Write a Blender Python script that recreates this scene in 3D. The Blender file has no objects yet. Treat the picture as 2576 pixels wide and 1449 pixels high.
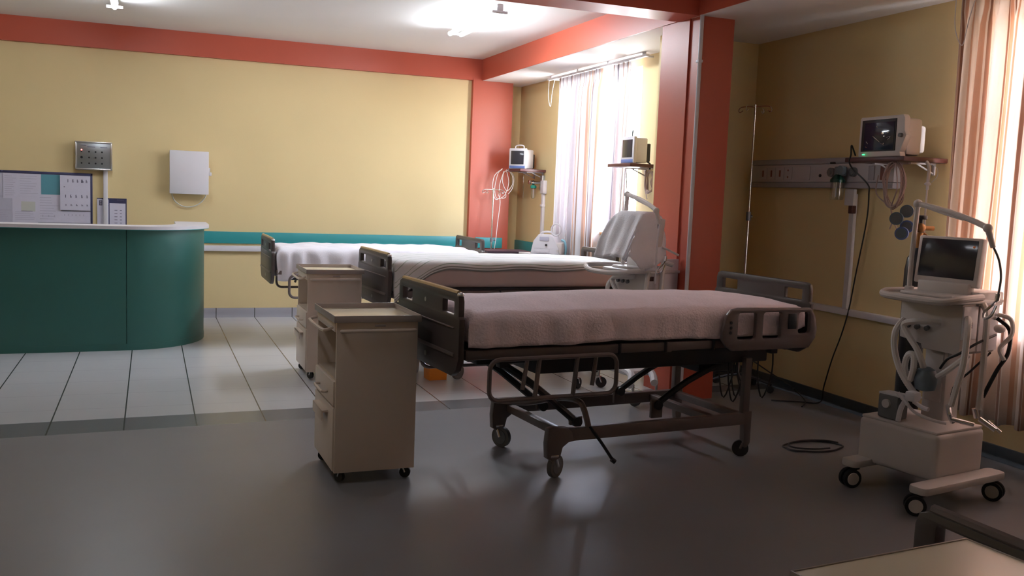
import bpy, bmesh, math, random
from mathutils import Vector, Matrix, noise
random.seed(7)
PI = math.pi
sc = bpy.context.scene
COL = sc.collection

# ------------------------------------------------------------------ materials
def mat(name, col, rough=.6, metal=0., var=.06, vs=6., bump=0., bs=60., emit=None, es=0., spec=.5):
    m = bpy.data.materials.new(name); m.use_nodes = True
    nt = m.node_tree; b = nt.nodes['Principled BSDF']
    b.inputs['Roughness'].default_value = rough
    b.inputs['Metallic'].default_value = metal
    b.inputs['Specular IOR Level'].default_value = spec
    tc = nt.nodes.new('ShaderNodeTexCoord')
    n = nt.nodes.new('ShaderNodeTexNoise'); n.inputs['Scale'].default_value = vs; n.inputs['Detail'].default_value = 4
    nt.links.new(tc.outputs['Object'], n.inputs['Vector'])
    r = nt.nodes.new('ShaderNodeMix'); r.data_type = 'RGBA'
    a = [max(0, c*(1-var)) for c in col]; c2 = [min(1, c*(1+var)) for c in col]
    r.inputs['A'].default_value = (*a, 1); r.inputs['B'].default_value = (*c2, 1)
    nt.links.new(n.outputs['Fac'], r.inputs['Factor'])
    nt.links.new(r.outputs['Result'], b.inputs['Base Color'])
    if bump:
        n2 = nt.nodes.new('ShaderNodeTexNoise'); n2.inputs['Scale'].default_value = bs; n2.inputs['Detail'].default_value = 3
        nt.links.new(tc.outputs['Object'], n2.inputs['Vector'])
        bp = nt.nodes.new('ShaderNodeBump'); bp.inputs['Strength'].default_value = bump; bp.inputs['Distance'].default_value = .01
        nt.links.new(n2.outputs['Fac'], bp.inputs['Height']); nt.links.new(bp.outputs['Normal'], b.inputs['Normal'])
    if emit:
        b.inputs['Emission Color'].default_value = (*emit, 1); b.inputs['Emission Strength'].default_value = es
    return m

def N(nt, t, **k):
    n = nt.nodes.new(t)
    for a, v in k.items(): setattr(n, a, v)
    return n
def mth(nt, op, a, b=None):
    n = N(nt, 'ShaderNodeMath', operation=op)
    for i, v in enumerate((a, b)):
        if v is None: continue
        if isinstance(v, (int, float)): n.inputs[i].default_value = v
        else: nt.links.new(v, n.inputs[i])
    return n.outputs[0]

def tile_mat(name, col, sx, ox, sy, oy, faint=.93):
    m = mat(name, col, rough=.24, var=.05, vs=2.2, bump=.03, bs=8)
    nt = m.node_tree; b = nt.nodes['Principled BSDF']
    src = b.inputs['Base Color'].links[0].from_socket
    tc = N(nt, 'ShaderNodeTexCoord'); sp = N(nt, 'ShaderNodeSeparateXYZ')
    nt.links.new(tc.outputs['Object'], sp.inputs[0])
    def line(s, size, off, w):
        f = mth(nt, 'FRACT', mth(nt, 'ADD', mth(nt, 'DIVIDE', mth(nt, 'SUBTRACT', s, off), size), 100.5))
        d = mth(nt, 'MULTIPLY', mth(nt, 'ABSOLUTE', mth(nt, 'SUBTRACT', f, .5)), size)
        return mth(nt, 'LESS_THAN', d, w)
    lx = line(sp.outputs[0], sx, ox, .0045); ly = line(sp.outputs[1], sy, oy, .003)
    m1 = N(nt, 'ShaderNodeMix', data_type='RGBA'); nt.links.new(ly, m1.inputs['Factor'])
    nt.links.new(src, m1.inputs['A']); m1.inputs['B'].default_value = (*[c*faint*.85 for c in col], 1)
    m2 = N(nt, 'ShaderNodeMix', data_type='RGBA'); nt.links.new(lx, m2.inputs['Factor'])
    nt.links.new(m1.outputs['Result'], m2.inputs['A']); m2.inputs['B'].default_value = (.06, .055, .055, 1)
    nt.links.new(m2.outputs['Result'], b.inputs['Base Color'])
    return m

def stripe_mat(name, period, bands, base, rough=.9, transl=0., axis=0):
    """bands: (start, end, colour) in metres of the cloth's own width"""
    m = bpy.data.materials.new(name); m.use_nodes = True; nt = m.node_tree
    b = nt.nodes['Principled BSDF']; b.inputs['Roughness'].default_value = rough
    uv = N(nt, 'ShaderNodeUVMap'); uv.uv_map = 'UVMap'; sp = N(nt, 'ShaderNodeSeparateXYZ'); nt.links.new(uv.outputs[0], sp.inputs[0])
    f = mth(nt, 'FRACT', mth(nt, 'DIVIDE', sp.outputs[axis], period))
    cur = None
    n0 = N(nt, 'ShaderNodeRGB'); n0.outputs[0].default_value = (*base, 1); cur = n0.outputs[0]
    for a, e, c in bands:
        k = mth(nt, 'MULTIPLY', mth(nt, 'GREATER_THAN', f, a/period), mth(nt, 'LESS_THAN', f, e/period))
        x = N(nt, 'ShaderNodeMix', data_type='RGBA'); nt.links.new(k, x.inputs['Factor'])
        nt.links.new(cur, x.inputs['A']); x.inputs['B'].default_value = (*c, 1); cur = x.outputs['Result']
    nt.links.new(cur, b.inputs['Base Color'])
    wv = N(nt, 'ShaderNodeTexNoise'); wv.inputs['Scale'].default_value = 180
    bp = N(nt, 'ShaderNodeBump'); bp.inputs['Strength'].default_value = .12; nt.links.new(wv.outputs['Fac'], bp.inputs['Height'])
    nt.links.new(bp.outputs['Normal'], b.inputs['Normal'])
    if transl:
        t = N(nt, 'ShaderNodeBsdfTranslucent'); nt.links.new(cur, t.inputs['Color'])
        mx = N(nt, 'ShaderNodeMixShader'); mx.inputs[0].default_value = transl
        out = nt.nodes['Material Output']
        nt.links.new(b.outputs[0], mx.inputs[1]); nt.links.new(t.outputs[0], mx.inputs[2]); nt.links.new(mx.outputs[0], out.inputs['Surface'])
    return m

def glass_mat(name, tint=(1, 1, 1), gloss=.06, rough=.02):
    m = bpy.data.materials.new(name); m.use_nodes = True; nt = m.node_tree
    nt.nodes.remove(nt.nodes['Principled BSDF']); out = nt.nodes['Material Output']
    t = N(nt, 'ShaderNodeBsdfTransparent'); t.inputs[0].default_value = (*tint, 1)
    g = N(nt, 'ShaderNodeBsdfGlossy'); g.inputs['Roughness'].default_value = rough
    mx = N(nt, 'ShaderNodeMixShader'); mx.inputs[0].default_value = gloss
    nt.links.new(t.outputs[0], mx.inputs[1]); nt.links.new(g.outputs[0], mx.inputs[2]); nt.links.new(mx.outputs[0], out.inputs['Surface'])
    return m

M = dict(
    yellow=mat('yellow_paint', (.72, .57, .30), .55, var=.05, vs=1.5, bump=.06, bs=90),
    red=mat('red_paint', (.47, .088, .048), .42, var=.06, vs=2, bump=.04, bs=90),
    white_paint=mat('ceiling_paint', (.80, .78, .77), .7, var=.03, vs=2),
    teal=mat('teal_board', (.03, .28, .29), .4, var=.05),
    green=mat('green_laminate', (.030, .13, .11), .42, var=.05, vs=3),
    vinyl=mat('vinyl_floor', (.20, .20, .212), .36, var=.14, vs=1.1, bump=.08, bs=5),
    cove=mat('vinyl_cove', (.05, .065, .085), .4),
    strip=tile_mat('floor_border_tile', (.17, .175, .185), .433, -.155, 9, 0),
    tile=tile_mat('floor_tile', (.55, .56, .585), .433, -.155, .462, 6.76),
    pvc=mat('white_pvc', (.66, .64, .68), .4),
    beige=mat('locker_paint', (.76, .65, .56), .38, var=.05, vs=4),
    beige_in=mat('locker_inside', (.52, .43, .34), .5, var=.05),
    tray=mat('locker_tray_paint', (.90, .80, .60), .30, var=.05),
    rim=mat('locker_rim', (.46, .40, .38), .35),
    rubber=mat('black_rubber', (.018, .018, .02), .5),
    grey_rubber=mat('grey_rubber', (.14, .13, .13), .5),
    chrome=mat('chrome', (.75, .75, .77), .18, metal=1., var=.02),
    brown=mat('bed_panel_plastic', (.070, .055, .053), .38, var=.08),
    brown2=mat('bed_frame_paint', (.155, .122, .118), .36, var=.08),
    dark=mat('bed_dark_metal', (.028, .026, .030), .45),
    lit_tan=mat('bed_lit_trim', (.50, .37, .20), .3, metal=.4),  # tan reflection along the footboard's top edge put into the colour
    mattress=mat('mattress_cover', (.58, .45, .42), .7),
    bumper=mat('mattress_green', (.10, .11, .07), .7),
    quilt=mat('pink_white_quilt', (.90, .78, .84), .92, var=.07, vs=9, bump=.5, bs=70),
    linen=mat('white_linen', (.80, .78, .84), .9, var=.03, bump=.15, bs=120),
    towel=mat('white_towel', (.84, .83, .88), .95, var=.04, bump=.4, bs=110),
    ivory=mat('ivory_plastic', (.62, .57, .55), .38, var=.03),
    white=mat('white_plastic', (.72, .70, .74), .35, var=.03),
    hose=mat('white_hose', (.72, .68, .66), .45, var=.03),
    grey=mat('grey_plastic', (.16, .16, .17), .4),
    greyblue=mat('grey_blue_plastic', (.13, .17, .21), .35),
    screen=mat('screen_glass', (.035, .033, .042), .12, var=.1),
    screen_b=mat('screen_blue', (.03, .032, .06), .08, var=.3, vs=14),
    black=mat('black_plastic', (.015, .015, .018), .35),
    blueplastic=mat('blue_plastic', (.12, .18, .42), .4),
    lightblue=mat('light_blue_hose', (.25, .50, .62), .45),
    greencap=mat('green_cap', (.02, .30, .22), .35),
    darkgreen=mat('dark_green_cap', (.01, .06, .05), .35),
    clear=glass_mat('clear_plastic', (.86, .88, .88), .14, .1),
    glass=glass_mat('window_glass', (.97, .98, 1), .04),
    alu=mat('window_frame_paint', (.62, .62, .64), .35),
    redwood=mat('red_wood_shelf', (.085, .026, .024), .4, var=.2, vs=20),
    darkwood=mat('dark_wood', (.05, .028, .045), .35, var=.2, vs=14),
    panel=mat('trunking_white', (.50, .47, .50), .4, var=.03),
    panel2=mat('trunking_edge', (.36, .34, .38), .4, var=.03),
    socket=mat('socket_brown', (.22, .07, .045), .5),
    steel=mat('brushed_steel', (.42, .45, .46), .3, metal=.85, var=.05),
    steel2=mat('bright_steel', (.85, .85, .82), .22, metal=.9, var=.02),
    navy=mat('navy_frame', (.035, .035, .09), .5),
    cork=mat('board_felt', (.46, .46, .56), .9),
    paper=mat('paper', (.62, .60, .72), .8, var=.05, vs=16),
    paper2=mat('paper_grey', (.50, .49, .60), .8, var=.07, vs=16),
    paper_y=mat('paper_yellowish', (.56, .57, .54), .8, var=.05),
    paper_t=mat('paper_teal', (.10, .28, .34), .8, var=.05),
    ink=mat('print_ink', (.12, .11, .17), .8),
    ink2=mat('print_faint', (.46, .44, .55), .8),
    orange=mat('orange_plastic', (.75, .24, .02), .45, var=.08),
    binwhite=mat('bin_translucent', (.50, .48, .46), .5),
    copper=mat('brass', (.35, .17, .06), .35, metal=.6),
    cream_cable=mat('cream_cable', (.70, .62, .58), .5),
    pinkcable=mat('pink_grey_cable', (.42, .31, .29), .5),
    redled=mat('red_led', (.6, .05, .05), .4, emit=(1, .12, .1), es=6),
    greenled=mat('green_led', (.05, .6, .2), .4, emit=(.05, 1, .3), es=1.5),
    tube=mat('lamp_tube', (.9, .9, .95), .4, emit=(.86, .93, 1.0), es=70),
    tube_fill=mat('fill_lamp_tube', (.9, .9, .95), .4, emit=(.95, .95, 1.0), es=16),
    logo=mat('orange_mark', (.7, .25, .08), .5),
    sticker=mat('pale_sticker', (.45, .46, .42), .5),
)
BR, OR, GY = (.46, .29, .22), (.72, .50, .38), (.36, .33, .38)
M['curtain'] = stripe_mat('striped_curtain', .42, [(.02, .035, BR), (.045, .075, OR), (.085, .10, BR), (.20, .235, GY), (.25, .262, GY), (.31, .325, OR)], (.86, .84, .86), transl=.22)
M['curtain2'] = stripe_mat('striped_curtain_warm', .34, [(.02, .04, BR), (.05, .09, OR), (.10, .125, BR), (.20, .215, OR)], (.88, .80, .74), transl=.30)
G1 = (.36, .42, .36); G2 = (.30, .30, .28)
M['striped'] = stripe_mat('striped_coverlet', 1.0, [(.0, .012, G2), (.02, .03, G2), (.045, .052, G1), (.12, .128, G1), (.16, .165, G1), (.25, .258, G1), (.36, .366, G1), (.5, .51, G1), (.62, .628, G1), (.75, .76, G1), (.9, .91, G1)], (.78, .79, .80), axis=1)

# ------------------------------------------------------------------ mesh helpers
def crom(pts, n=6, closed=False):
    P = [Vector(p) for p in pts]
    if len(P) < 3: return P
    out = []
    m = len(P)
    rng = range(m if closed else m-1)
    for i in rng:
        if closed: a, b, c, d = P[(i-1) % m], P[i], P[(i+1) % m], P[(i+2) % m]
        else: a, b, c, d = P[max(i-1, 0)], P[i], P[i+1], P[min(i+2, m-1)]
        for k in range(n):
            t = k/n
            out.append(.5*((2*b)+(-a+c)*t+(2*a-5*b+4*c-d)*t*t+(-a+3*b-3*c+d)*t**3))
    if not closed: out.append(P[-1])
    return out

def rrect(x0, y0, x1, y1, r=.02, n=5):
    pts = []
    for cx, cy, a in ((x1-r, y1-r, 0), (x0+r, y1-r, 90), (x0+r, y0+r, 180), (x1-r, y0+r, 270)):
        for k in range(n+1):
            t = math.radians(a+90*k/n); pts.append((cx+r*math.cos(t), cy+r*math.sin(t)))
    return pts

class MB:
    def __init__(s): s.bm = bmesh.new(); s.mi = 0; s.uv = None
    def _fin(s, before, mt=None, mi=None):
        vs = [v for v in s.bm.verts if v not in before] if before is not None else []
        if mt is not None:
            for v in vs: v.co = mt @ v.co
        return s
    def box(s, x0, y0, z0, x1, y1, z1, bev=0., mt=None, mi=0, seg=2):
        t = bmesh.new()
        r = bmesh.ops.create_cube(t, size=1.)
        for v in t.verts:
            v.co = Vector(((x0+x1)/2+v.co.x*(x1-x0), (y0+y1)/2+v.co.y*(y1-y0), (z0+z1)/2+v.co.z*(z1-z0)))
        if bev > 0:
            bev = min(bev, .49*min(abs(x1-x0), abs(y1-y0), abs(z1-z0)))
            bmesh.ops.bevel(t, geom=t.edges[:], offset=bev, segments=seg, profile=.5, affect='EDGES')
        s.merge(t, mt, mi); return s
    def merge(s, t, mt=None, mi=0):
        if mt is not None: bmesh.ops.transform(t, matrix=mt, verts=t.verts)
        for f in t.faces: f.material_index = mi
        me = bpy.data.meshes.new('tmp'); t.to_mesh(me); t.free(); s.bm.from_mesh(me); bpy.data.meshes.remove(me)
    def cyl(s, p0, p1, r, r2=None, seg=16, mi=0):
        p0, p1 = Vector(p0), Vector(p1); d = p1-p0
        t = bmesh.new(); bmesh.ops.create_cone(t, cap_ends=True, segments=seg, radius1=r, radius2=r if r2 is None else r2, depth=d.length)
        q = Vector((0, 0, 1)).rotation_difference(d.normalized()).to_matrix().to_4x4()
        s.merge(t, Matrix.Translation((p0+p1)/2) @ q, mi); return s
    def sph(s, c, r, sc_=(1, 1, 1), mi=0, seg=16):
        t = bmesh.new(); bmesh.ops.create_uvsphere(t, u_segments=seg, v_segments=max(8, seg//2), radius=r)
        s.merge(t, Matrix.Translation(c) @ Matrix.Diagonal((*sc_, 1)), mi); return s
    def tube(s, pts, r, closed=False, seg=8, smooth=6, mi=0, rfun=None):
        P = crom(pts, smooth, closed) if smooth else [Vector(p) for p in pts]
        n = len(P); t = bmesh.new(); rings = []
        up = None
        for i, p in enumerate(P):
            a = P[i-1] if (i > 0 or closed) else P[i]; b = P[(i+1) % n] if (i < n-1 or closed) else P[i]
            d = (b-a).normalized() if (b-a).length > 1e-9 else Vector((0, 0, 1))
            if up is None:
                up = Vector((0, 0, 1)) if abs(d.z) < .9 else Vector((1, 0, 0))
            x = d.cross(up)
            if x.length < 1e-4: up = Vector((0, 1, 0)); x = d.cross(up)
            x.normalize(); y = x.cross(d).normalized(); up = y
            rr = rfun(i/(n-1)) if rfun else r
            rings.append([t.verts.new(p+rr*(math.cos(2*PI*k/seg)*x+math.sin(2*PI*k/seg)*y)) for k in range(seg)])
        m = n if closed else n-1
        for i in range(m):
            A, B = rings[i], rings[(i+1) % n]
            for k in range(seg): t.faces.new((A[k], A[(k+1) % seg], B[(k+1) % seg], B[k]))
        if not closed:
            t.faces.new(rings[0]); t.faces.new(rings[-1][::-1])
        bmesh.ops.recalc_face_normals(t, faces=t.faces)
        s.merge(t, None, mi); return s
    def lathe(s, prof, c=(0, 0, 0), seg=20, mi=0, mt=None):
        t = bmesh.new(); rings = []
        for r, z in prof: rings.append([t.verts.new((r*math.cos(2*PI*k/seg), r*math.sin(2*PI*k/seg), z)) for k in range(seg)])
        for A, B in zip(rings, rings[1:]):
            for k in range(seg): t.faces.new((A[k], A[(k+1) % seg], B[(k+1) % seg], B[k]))
        t.faces.new(rings[0][::-1]); t.faces.new(rings[-1])
        bmesh.ops.recalc_face_normals(t, faces=t.faces)
        s.merge(t, Matrix.Translation(c) @ (mt if mt else Matrix()), mi); return s
    def plate(s, outline, th, mt, holes=(), bev=.004, mi=0):
        """2-D outline with holes, thickness th centred on its plane; mt places the xy plane"""
        cu = bpy.data.curves.new('c', 'CURVE'); cu.dimensions = '2D'; cu.fill_mode = 'BOTH'
        cu.extrude = max(th/2-bev, .0005); cu.bevel_depth = bev; cu.bevel_resolution = 1; cu.offset = -bev
        for o in [outline, *holes]:
            sp = cu.splines.new('POLY'); sp.points.add(len(o)-1); sp.use_cyclic_u = True
            for i, p in enumerate(o): sp.points[i].co = (p[0], p[1], 0, 1)
        ob = bpy.data.objects.new('c', cu); COL.objects.link(ob)
        bpy.context.view_layer.update()
        me = bpy.data.meshes.new_from_object(ob.evaluated_get(bpy.context.evaluated_depsgraph_get()))
        bpy.data.objects.remove(ob); bpy.data.curves.remove(cu)
        t = bmesh.new(); t.from_mesh(me); bpy.data.meshes.remove(me)
        bmesh.ops.remove_doubles(t, verts=t.verts, dist=1e-5)
        s.merge(t, mt, mi); return s
    def grid(s, rows, uvs=None, mi=0):
        t = s.bm; uvl = t.loops.layers.uv.get('UVMap') or t.loops.layers.uv.new('UVMap')
        V = [[t.verts.new(p) for p in r] for r in rows]
        for i in range(len(V)-1):
            for j in range(len(V[0])-1):
                f = t.faces.new((V[i][j], V[i+1][j], V[i+1][j+1], V[i][j+1])); f.material_index = mi
                if uvs:
                    for l, (a, b) in zip(f.loops, ((i, j), (i+1, j), (i+1, j+1), (i, j+1))): l[uvl].uv = uvs[a][b]
        return s
    def ring(s, path, z0, z1, t0, t1, mi=0):
        """a wall along a 2-D path, from t0 to t1 sideways of it"""
        P = [Vector((*p, 0)) for p in path]; A = []
        t = bmesh.new()
        for i, p in enumerate(P):
            d = (P[min(i+1, len(P)-1)]-P[max(i-1, 0)]).normalized(); nrm = Vector((d.y, -d.x, 0))
            A.append([t.verts.new(p+nrm*a+Vector((0, 0, z))) for a, z in ((t0, z0), (t1, z0), (t1, z1), (t0, z1))])
        for a, b in zip(A, A[1:]):
            for k in range(4): t.faces.new((a[k], a[(k+1) % 4], b[(k+1) % 4], b[k]))
        t.faces.new(A[0]); t.faces.new(A[-1][::-1]); bmesh.ops.recalc_face_normals(t, faces=t.faces)
        s.merge(t, None, mi); return s
    def build(s, name, mats, parent=None, ang=35):
        me = bpy.data.meshes.new(name); s.bm.to_mesh(me); s.bm.free()
        for m in (mats if isinstance(mats, (list, tuple)) else [mats]): me.materials.append(M[m] if isinstance(m, str) else m)
        for p in me.polygons: p.use_smooth = True
        me.set_sharp_from_angle(angle=math.radians(ang))
        o = bpy.data.objects.new(name, me); COL.objects.link(o)
        if parent is not None: o.parent = parent
        return o

def tag(o, label, cat, group=None, kind=None):
    o['label'] = label; o['category'] = cat
    if group: o['group'] = group
    if kind: o['kind'] = kind
    return o
def thing(name, label, cat, loc=(0, 0, 0), rz=0., group=None):
    o = bpy.data.objects.new(name, None); COL.objects.link(o); o.empty_display_size = .1
    o.location = loc; o.rotation_euler = (0, 0, rz); return tag(o, label, cat, group)
def part(o, name, mb, m, label=None):
    c = mb.build(name, m, o)
    if label: c['label'] = label
    return c
def struct(name, mb, m, label=None):
    o = mb.build(name, m); o['kind'] = 'structure'
    if label: o['label'] = label
    return o
YZ = lambda x: Matrix(((0, 0, 1, x), (1, 0, 0, 0), (0, 1, 0, 0), (0, 0, 0, 1)))      # plane (y,z) at x
XZ = lambda y: Matrix(((1, 0, 0, 0), (0, 0, -1, y), (0, 1, 0, 0), (0, 0, 0, 1)))     # plane (x,z) at y

# ------------------------------------------------------------------ the room
XL, YN, YB, ZC, ZD = -4.2, -2.2, 11.2, 3.21, 2.95
struct('floor', MB().grid([[(XL, YN, 0), (XL, 6.13+.06*XL, 0)], [(5.05, YN, 0), (5.05, 6.13+.06*5.05, 0)]]), 'vinyl', 'dull grey vinyl floor')
struct('floor', MB().grid([[(XL, 6.46+.035*XL, 0), (XL, 11.5, 0)], [(5.05, 6.46+.035*5.05, 0), (5.05, 11.5, 0)]]), 'tile', 'pale tiled floor')
struct('trim_1', MB().grid([[(XL, 6.13+.06*XL, 0), (XL, 6.46+.035*XL, 0)], [(5.05, 6.13+.06*5.05, 0), (5.05, 6.46+.035*5.05, 0)]]), 'strip', 'grey border strip between vinyl and tiles')
struct('ceiling', MB().box(XL, YN, ZC, 3.88, 11.4, ZC+.1), 'white_paint')
struct('ceiling', MB().box(3.86, YN, ZD, 5.1, 11.5, ZD+.1), 'white_paint', 'lower ceiling along the windows')
struct('wall_back', MB().box(XL, YB, 0, 3.9, YB+.15, ZC), 'yellow')
struct('wall_back', MB().box(3.85, 11.43, 0, 4.65, 11.55, ZD+.05), 'yellow', 'recessed yellow wall beside the column')
struct('wall_left', MB().box(XL-.1, YN, 0, XL, YB+.1, ZC), 'yellow')
struct('wall_front', MB().box(XL, YN-.1, 0, 5.1, YN, ZC), 'yellow')
def wall_x(x, th, y0, y1, z1, wy0, wy1, wz0, wz1, label):
    b = MB(); b.box(x, y0, 0, x+th, wy0, z1); b.box(x, wy1, 0, x+th, y1, z1); b.box(x, wy0, 0, x+th, wy1, wz0); b.box(x, wy0, wz1, x+th, wy1, z1)
    return struct('wall_right', b, 'yellow', label)
wall_x(4.5, .18, 7.1, 11.5, ZD+.03, 8.2, 10.12, 1.2, 2.86, 'yellow wall with the far window')
wall_x(4.98, .18, YN, 7.12, ZD+.03, 2.9, 4.5, .8, 2.8, 'yellow wall with the near window')
b = MB(); b.box(4.1, 7.0, 0, 4.99, 7.12, ZD+.02); b.box(4.06, 6.72, 0, 4.17, 7.12, ZD+.02); struct('wall_right', b, 'yellow', 'yellow partition behind the pillar')
# red beams and columns
struct('trim_2', MB().box(XL, 11.14, ZD, 3.9, YB+.02, ZC+.01), 'red', 'red beam along the back wall')
struct('trim_3', MB().box(3.85, YN, ZD+.001, 3.93, 11.2, ZC+.02), 'red', 'red beam in front of the window ceiling')
struct('trim_4', MB().box(XL, 6.19, ZD-.002, 3.86, 6.5, ZC+.02), ['red'], 'red beam across the room')
struct('trim_5', MB().box(3.74, 11.13, 0, 4.27, 11.5, ZD+.02), 'red', 'red column in the far corner')
pc = [(3.874, 6.19), (4.17, 6.19), (4.17, 6.74), (3.86, 6.74), (3.86, 6.33), (3.874, 6.33)]
b = MB(); t = bmesh.new(); A = [t.verts.new((x, y, 0)) for x, y in pc]; B = [t.verts.new((x, y, ZD+.15)) for x, y in pc]
t.faces.new(A); t.faces.new(B)
for i in range(6): t.faces.new((A[i], A[(i+1) % 6], B[(i+1) % 6], B[i]))
bmesh.ops.recalc_face_normals(t, faces=t.faces); b.merge(t)
struct('trim_6', b, 'red', 'dark red pillar between the two bays')
b = MB(); b.cyl((3.868, 6.172, 0), (3.868, 6.172, ZC), .0155)
for z in (.4, 2.6): b.box(3.85, 6.155, z, 3.886, 6.20, z+.02, .003)
struct('trim_7', b, 'pvc', 'thin pale pipe up the pillar')
# wall band, handrails, skirting
struct('trim_8', MB().box(XL, 11.175, .865, 3.735, YB+.01, 1.0, .004), 'teal', 'teal board band on the back wall')
b = MB(); b.box(3.83, 11.105, .865, 4.19, 11.14, 1.0, .004); struct('trim_9', b, 'teal', 'teal board piece on the column')
struct('trim_10', MB().box(4.475, 10.2, .83, 4.505, 11.4, .965, .004), 'teal', 'teal board band under the far window')
struct('trim_11', MB().box(XL, 11.15, .775, 3.735, YB+.01, .838, .008), 'pvc', 'white cable trunking on the back wall')
struct('trim_12', MB().box(4.93, 4.6, .735, 4.99, 7.0, .785, .008), 'pvc', 'white cable trunking on the right wall')
struct('baseboard_back', MB().box(XL, 11.188, 0, 3.735, YB+.01, .11, .003), tile_mat('skirting_tile', (.34, .33, .36), .433, -.155, 50, 0))
b = MB(); b.box(4.965, YN, 0, 4.99, 7.0, .1, .006); b.box(4.17, 6.985, 0, 4.98, 7.005, .1, .006)
struct('baseboard_right', b, 'cove')
struct('baseboard_right', MB().box(4.485, 7.12, 0, 4.51, 11.4, .1, .003), 'strip')

def window(name, x, y0, y1, z0, z1, nm, label):
    b = MB(); t = .05; xc = x+.1
    b.box(xc-.03, y0, z0, xc+.03, y1, z0+t); b.box(xc-.03, y0, z1-t, xc+.03, y1, z1)
    for i in range(nm+1):
        y = y0+t/2+(y1-y0-t)*i/nm; b.box(xc-.03, y-t/2, z0, xc+.03, y+t/2, z1)
    zz = z0+(z1-z0)*.68; b.box(xc-.025, y0, zz-.02, xc+.025, y1, zz+.02)
    f = struct(name, b, 'alu', label)
    part(f, 'window_pane', MB().box(xc-.003, y0+.02, z0+.02, xc+.003, y1-.02, z1-.02), 'glass')
    part(f, 'window_sill', MB().box(x-.06, y0-.04, z0-.03, x+.1, y1+.04, z0, .006), 'copper' if nm == 3 else 'white_paint')
    return f
window('window_1', 4.5, 8.2, 10.12, 1.2, 2.86, 3, 'bright far window')
window('window_2', 4.98, 2.9, 4.5, .8, 2.8, 2, 'near window behind the curtain')

# ------------------------------------------------------------------ ceiling lamps
def lamp(x, y0, y1, label, tubes=(-.058, .058), tm='tube'):
    t = thing('ceiling_lamp', label, 'lamp', (x, (y0+y1)/2, ZC), 0, 'fluorescent ceiling lamps')
    h = (y1-y0)/2
    b = MB(); b.box(-.035, -h, -.045, .035, h, 0, .01)
    for s in (-1, 1):
        b.box(-.072, s*h-.008, -.082, .072, s*h+.008, -.055, .004); b.box(-.03, s*h-.008, -.06, .03, s*h+.008, 0, .004)
    part(t, 'housing', b, 'white')
    for s in tubes: part(t, 'lamp_tube', MB().cyl((s, -h+.02, -.075), (s, h-.02, -.075), .021), tm)
    return t
lamp(2.86, 7.85, 9.15, 'glowing twin tube ceiling lamp nearer the red pillar')
lamp(-.31, 8.35, 9.6, 'glowing tube ceiling lamp above the green reception counter', (0,))
lamp(-.31, 3.4, 4.65, 'added weak fill lamp overhead nearer the camera, above the view', (0,), 'tube_fill')  # unseen lamp added to brighten locker tops and blanket

# ------------------------------------------------------------------ curtains
def curtain(name, label, x, y0, y1, z0, z1, folds, amp, m, cloth, seed, gather=None, rail=None, group=None):
    b = MB(); n = folds*12; nz = 26; rows = []; uvs = []
    rnd = random.Random(seed); ph = [rnd.uniform(-.5, .5) for _ in range(folds+2)]
    for i in range(n+1):
        s = i/n; r = []; u = []
        for j in range(nz+1):
            tz = j/nz; z = z0+(z1-z0)*tz
            yy = y0+(y1-y0)*s
            if gather: yy = y0+(y1-y0)*(s*(1-gather(tz, s))+gather(tz, s)*.5)
            k = s*folds*2*PI; a = amp*(1+.35*math.sin(k*.37+seed))*(1-.45*tz**6)
            xx = x+a*math.sin(k+ph[int(s*folds)]*.0+.5*math.sin(2.3*(1-tz)+s*9))
            yy += .35*a*math.sin(2*k+.6*(1-tz))+.02*math.sin(3*(1-tz)+s*14+seed)*(1-tz)
            if tz > .96: xx = x+(xx-x)*.45
            r.append((xx, yy, z+.004*math.sin(k))); u.append((s*cloth, tz))
        rows.append(r); uvs.append(u)
    b.grid(rows, uvs); o = b.build(name, m, None, 60)
    md = o.modifiers.new('cloth thickness', 'SOLIDIFY'); md.thickness = .002
    return tag(o, label, 'curtain', group)
def rail(x, y0, y1, z, label):
    t = thing('curtain_rail', label, 'curtain rail', (x, y0, z))
    part(t, 'track', MB().box(-.02, 0, -.012, .02, y1-y0, .012, .004), 'white')
    for k in range(4):
        y = (y1-y0)*(k+.1)/3.2
        part(t, 'bracket', MB().box(-.015, y-.012, .0, .015, y+.012, ZD-z, .002).box(0, y-.01, -.01, .1, y+.01, .01, .002), 'white')
    part(t, 'cord', MB().tube([(-.01, y1-y0-.03, 0), (-.02, y1-y0-.05, -.2), (-.02, y1-y0-.12, -.32), (-.02, y1-y0-.16, -.15), (-.01, y1-y0-.2, 0)], .003), 'white')
rail(4.38, 7.9, 10.25, 2.915, 'long white curtain rail above the far window')
curtain('curtain', 'striped white curtain gathered across the left of the far window', 4.38, 9.94, 8.82, .35, 2.9, 11, .05, 'curtain', 2.2, 3, group='striped curtains')
curtain('curtain', 'narrow striped curtain at the far window behind the wall monitor', 4.39, 8.62, 8.24, .35, 2.9, 4, .035, 'curtain', .8, 5, group='striped curtains')
curtain('curtain', 'warm striped floor length curtain over the near window, right edge of view', 4.86, 4.68, 2.5, .27, 2.93, 18, .045, 'curtain2', 4.3, 9, group='striped curtains')
rail(4.86, 1.4, 4.75, 2.935, 'white curtain rail above the near window')

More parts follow.
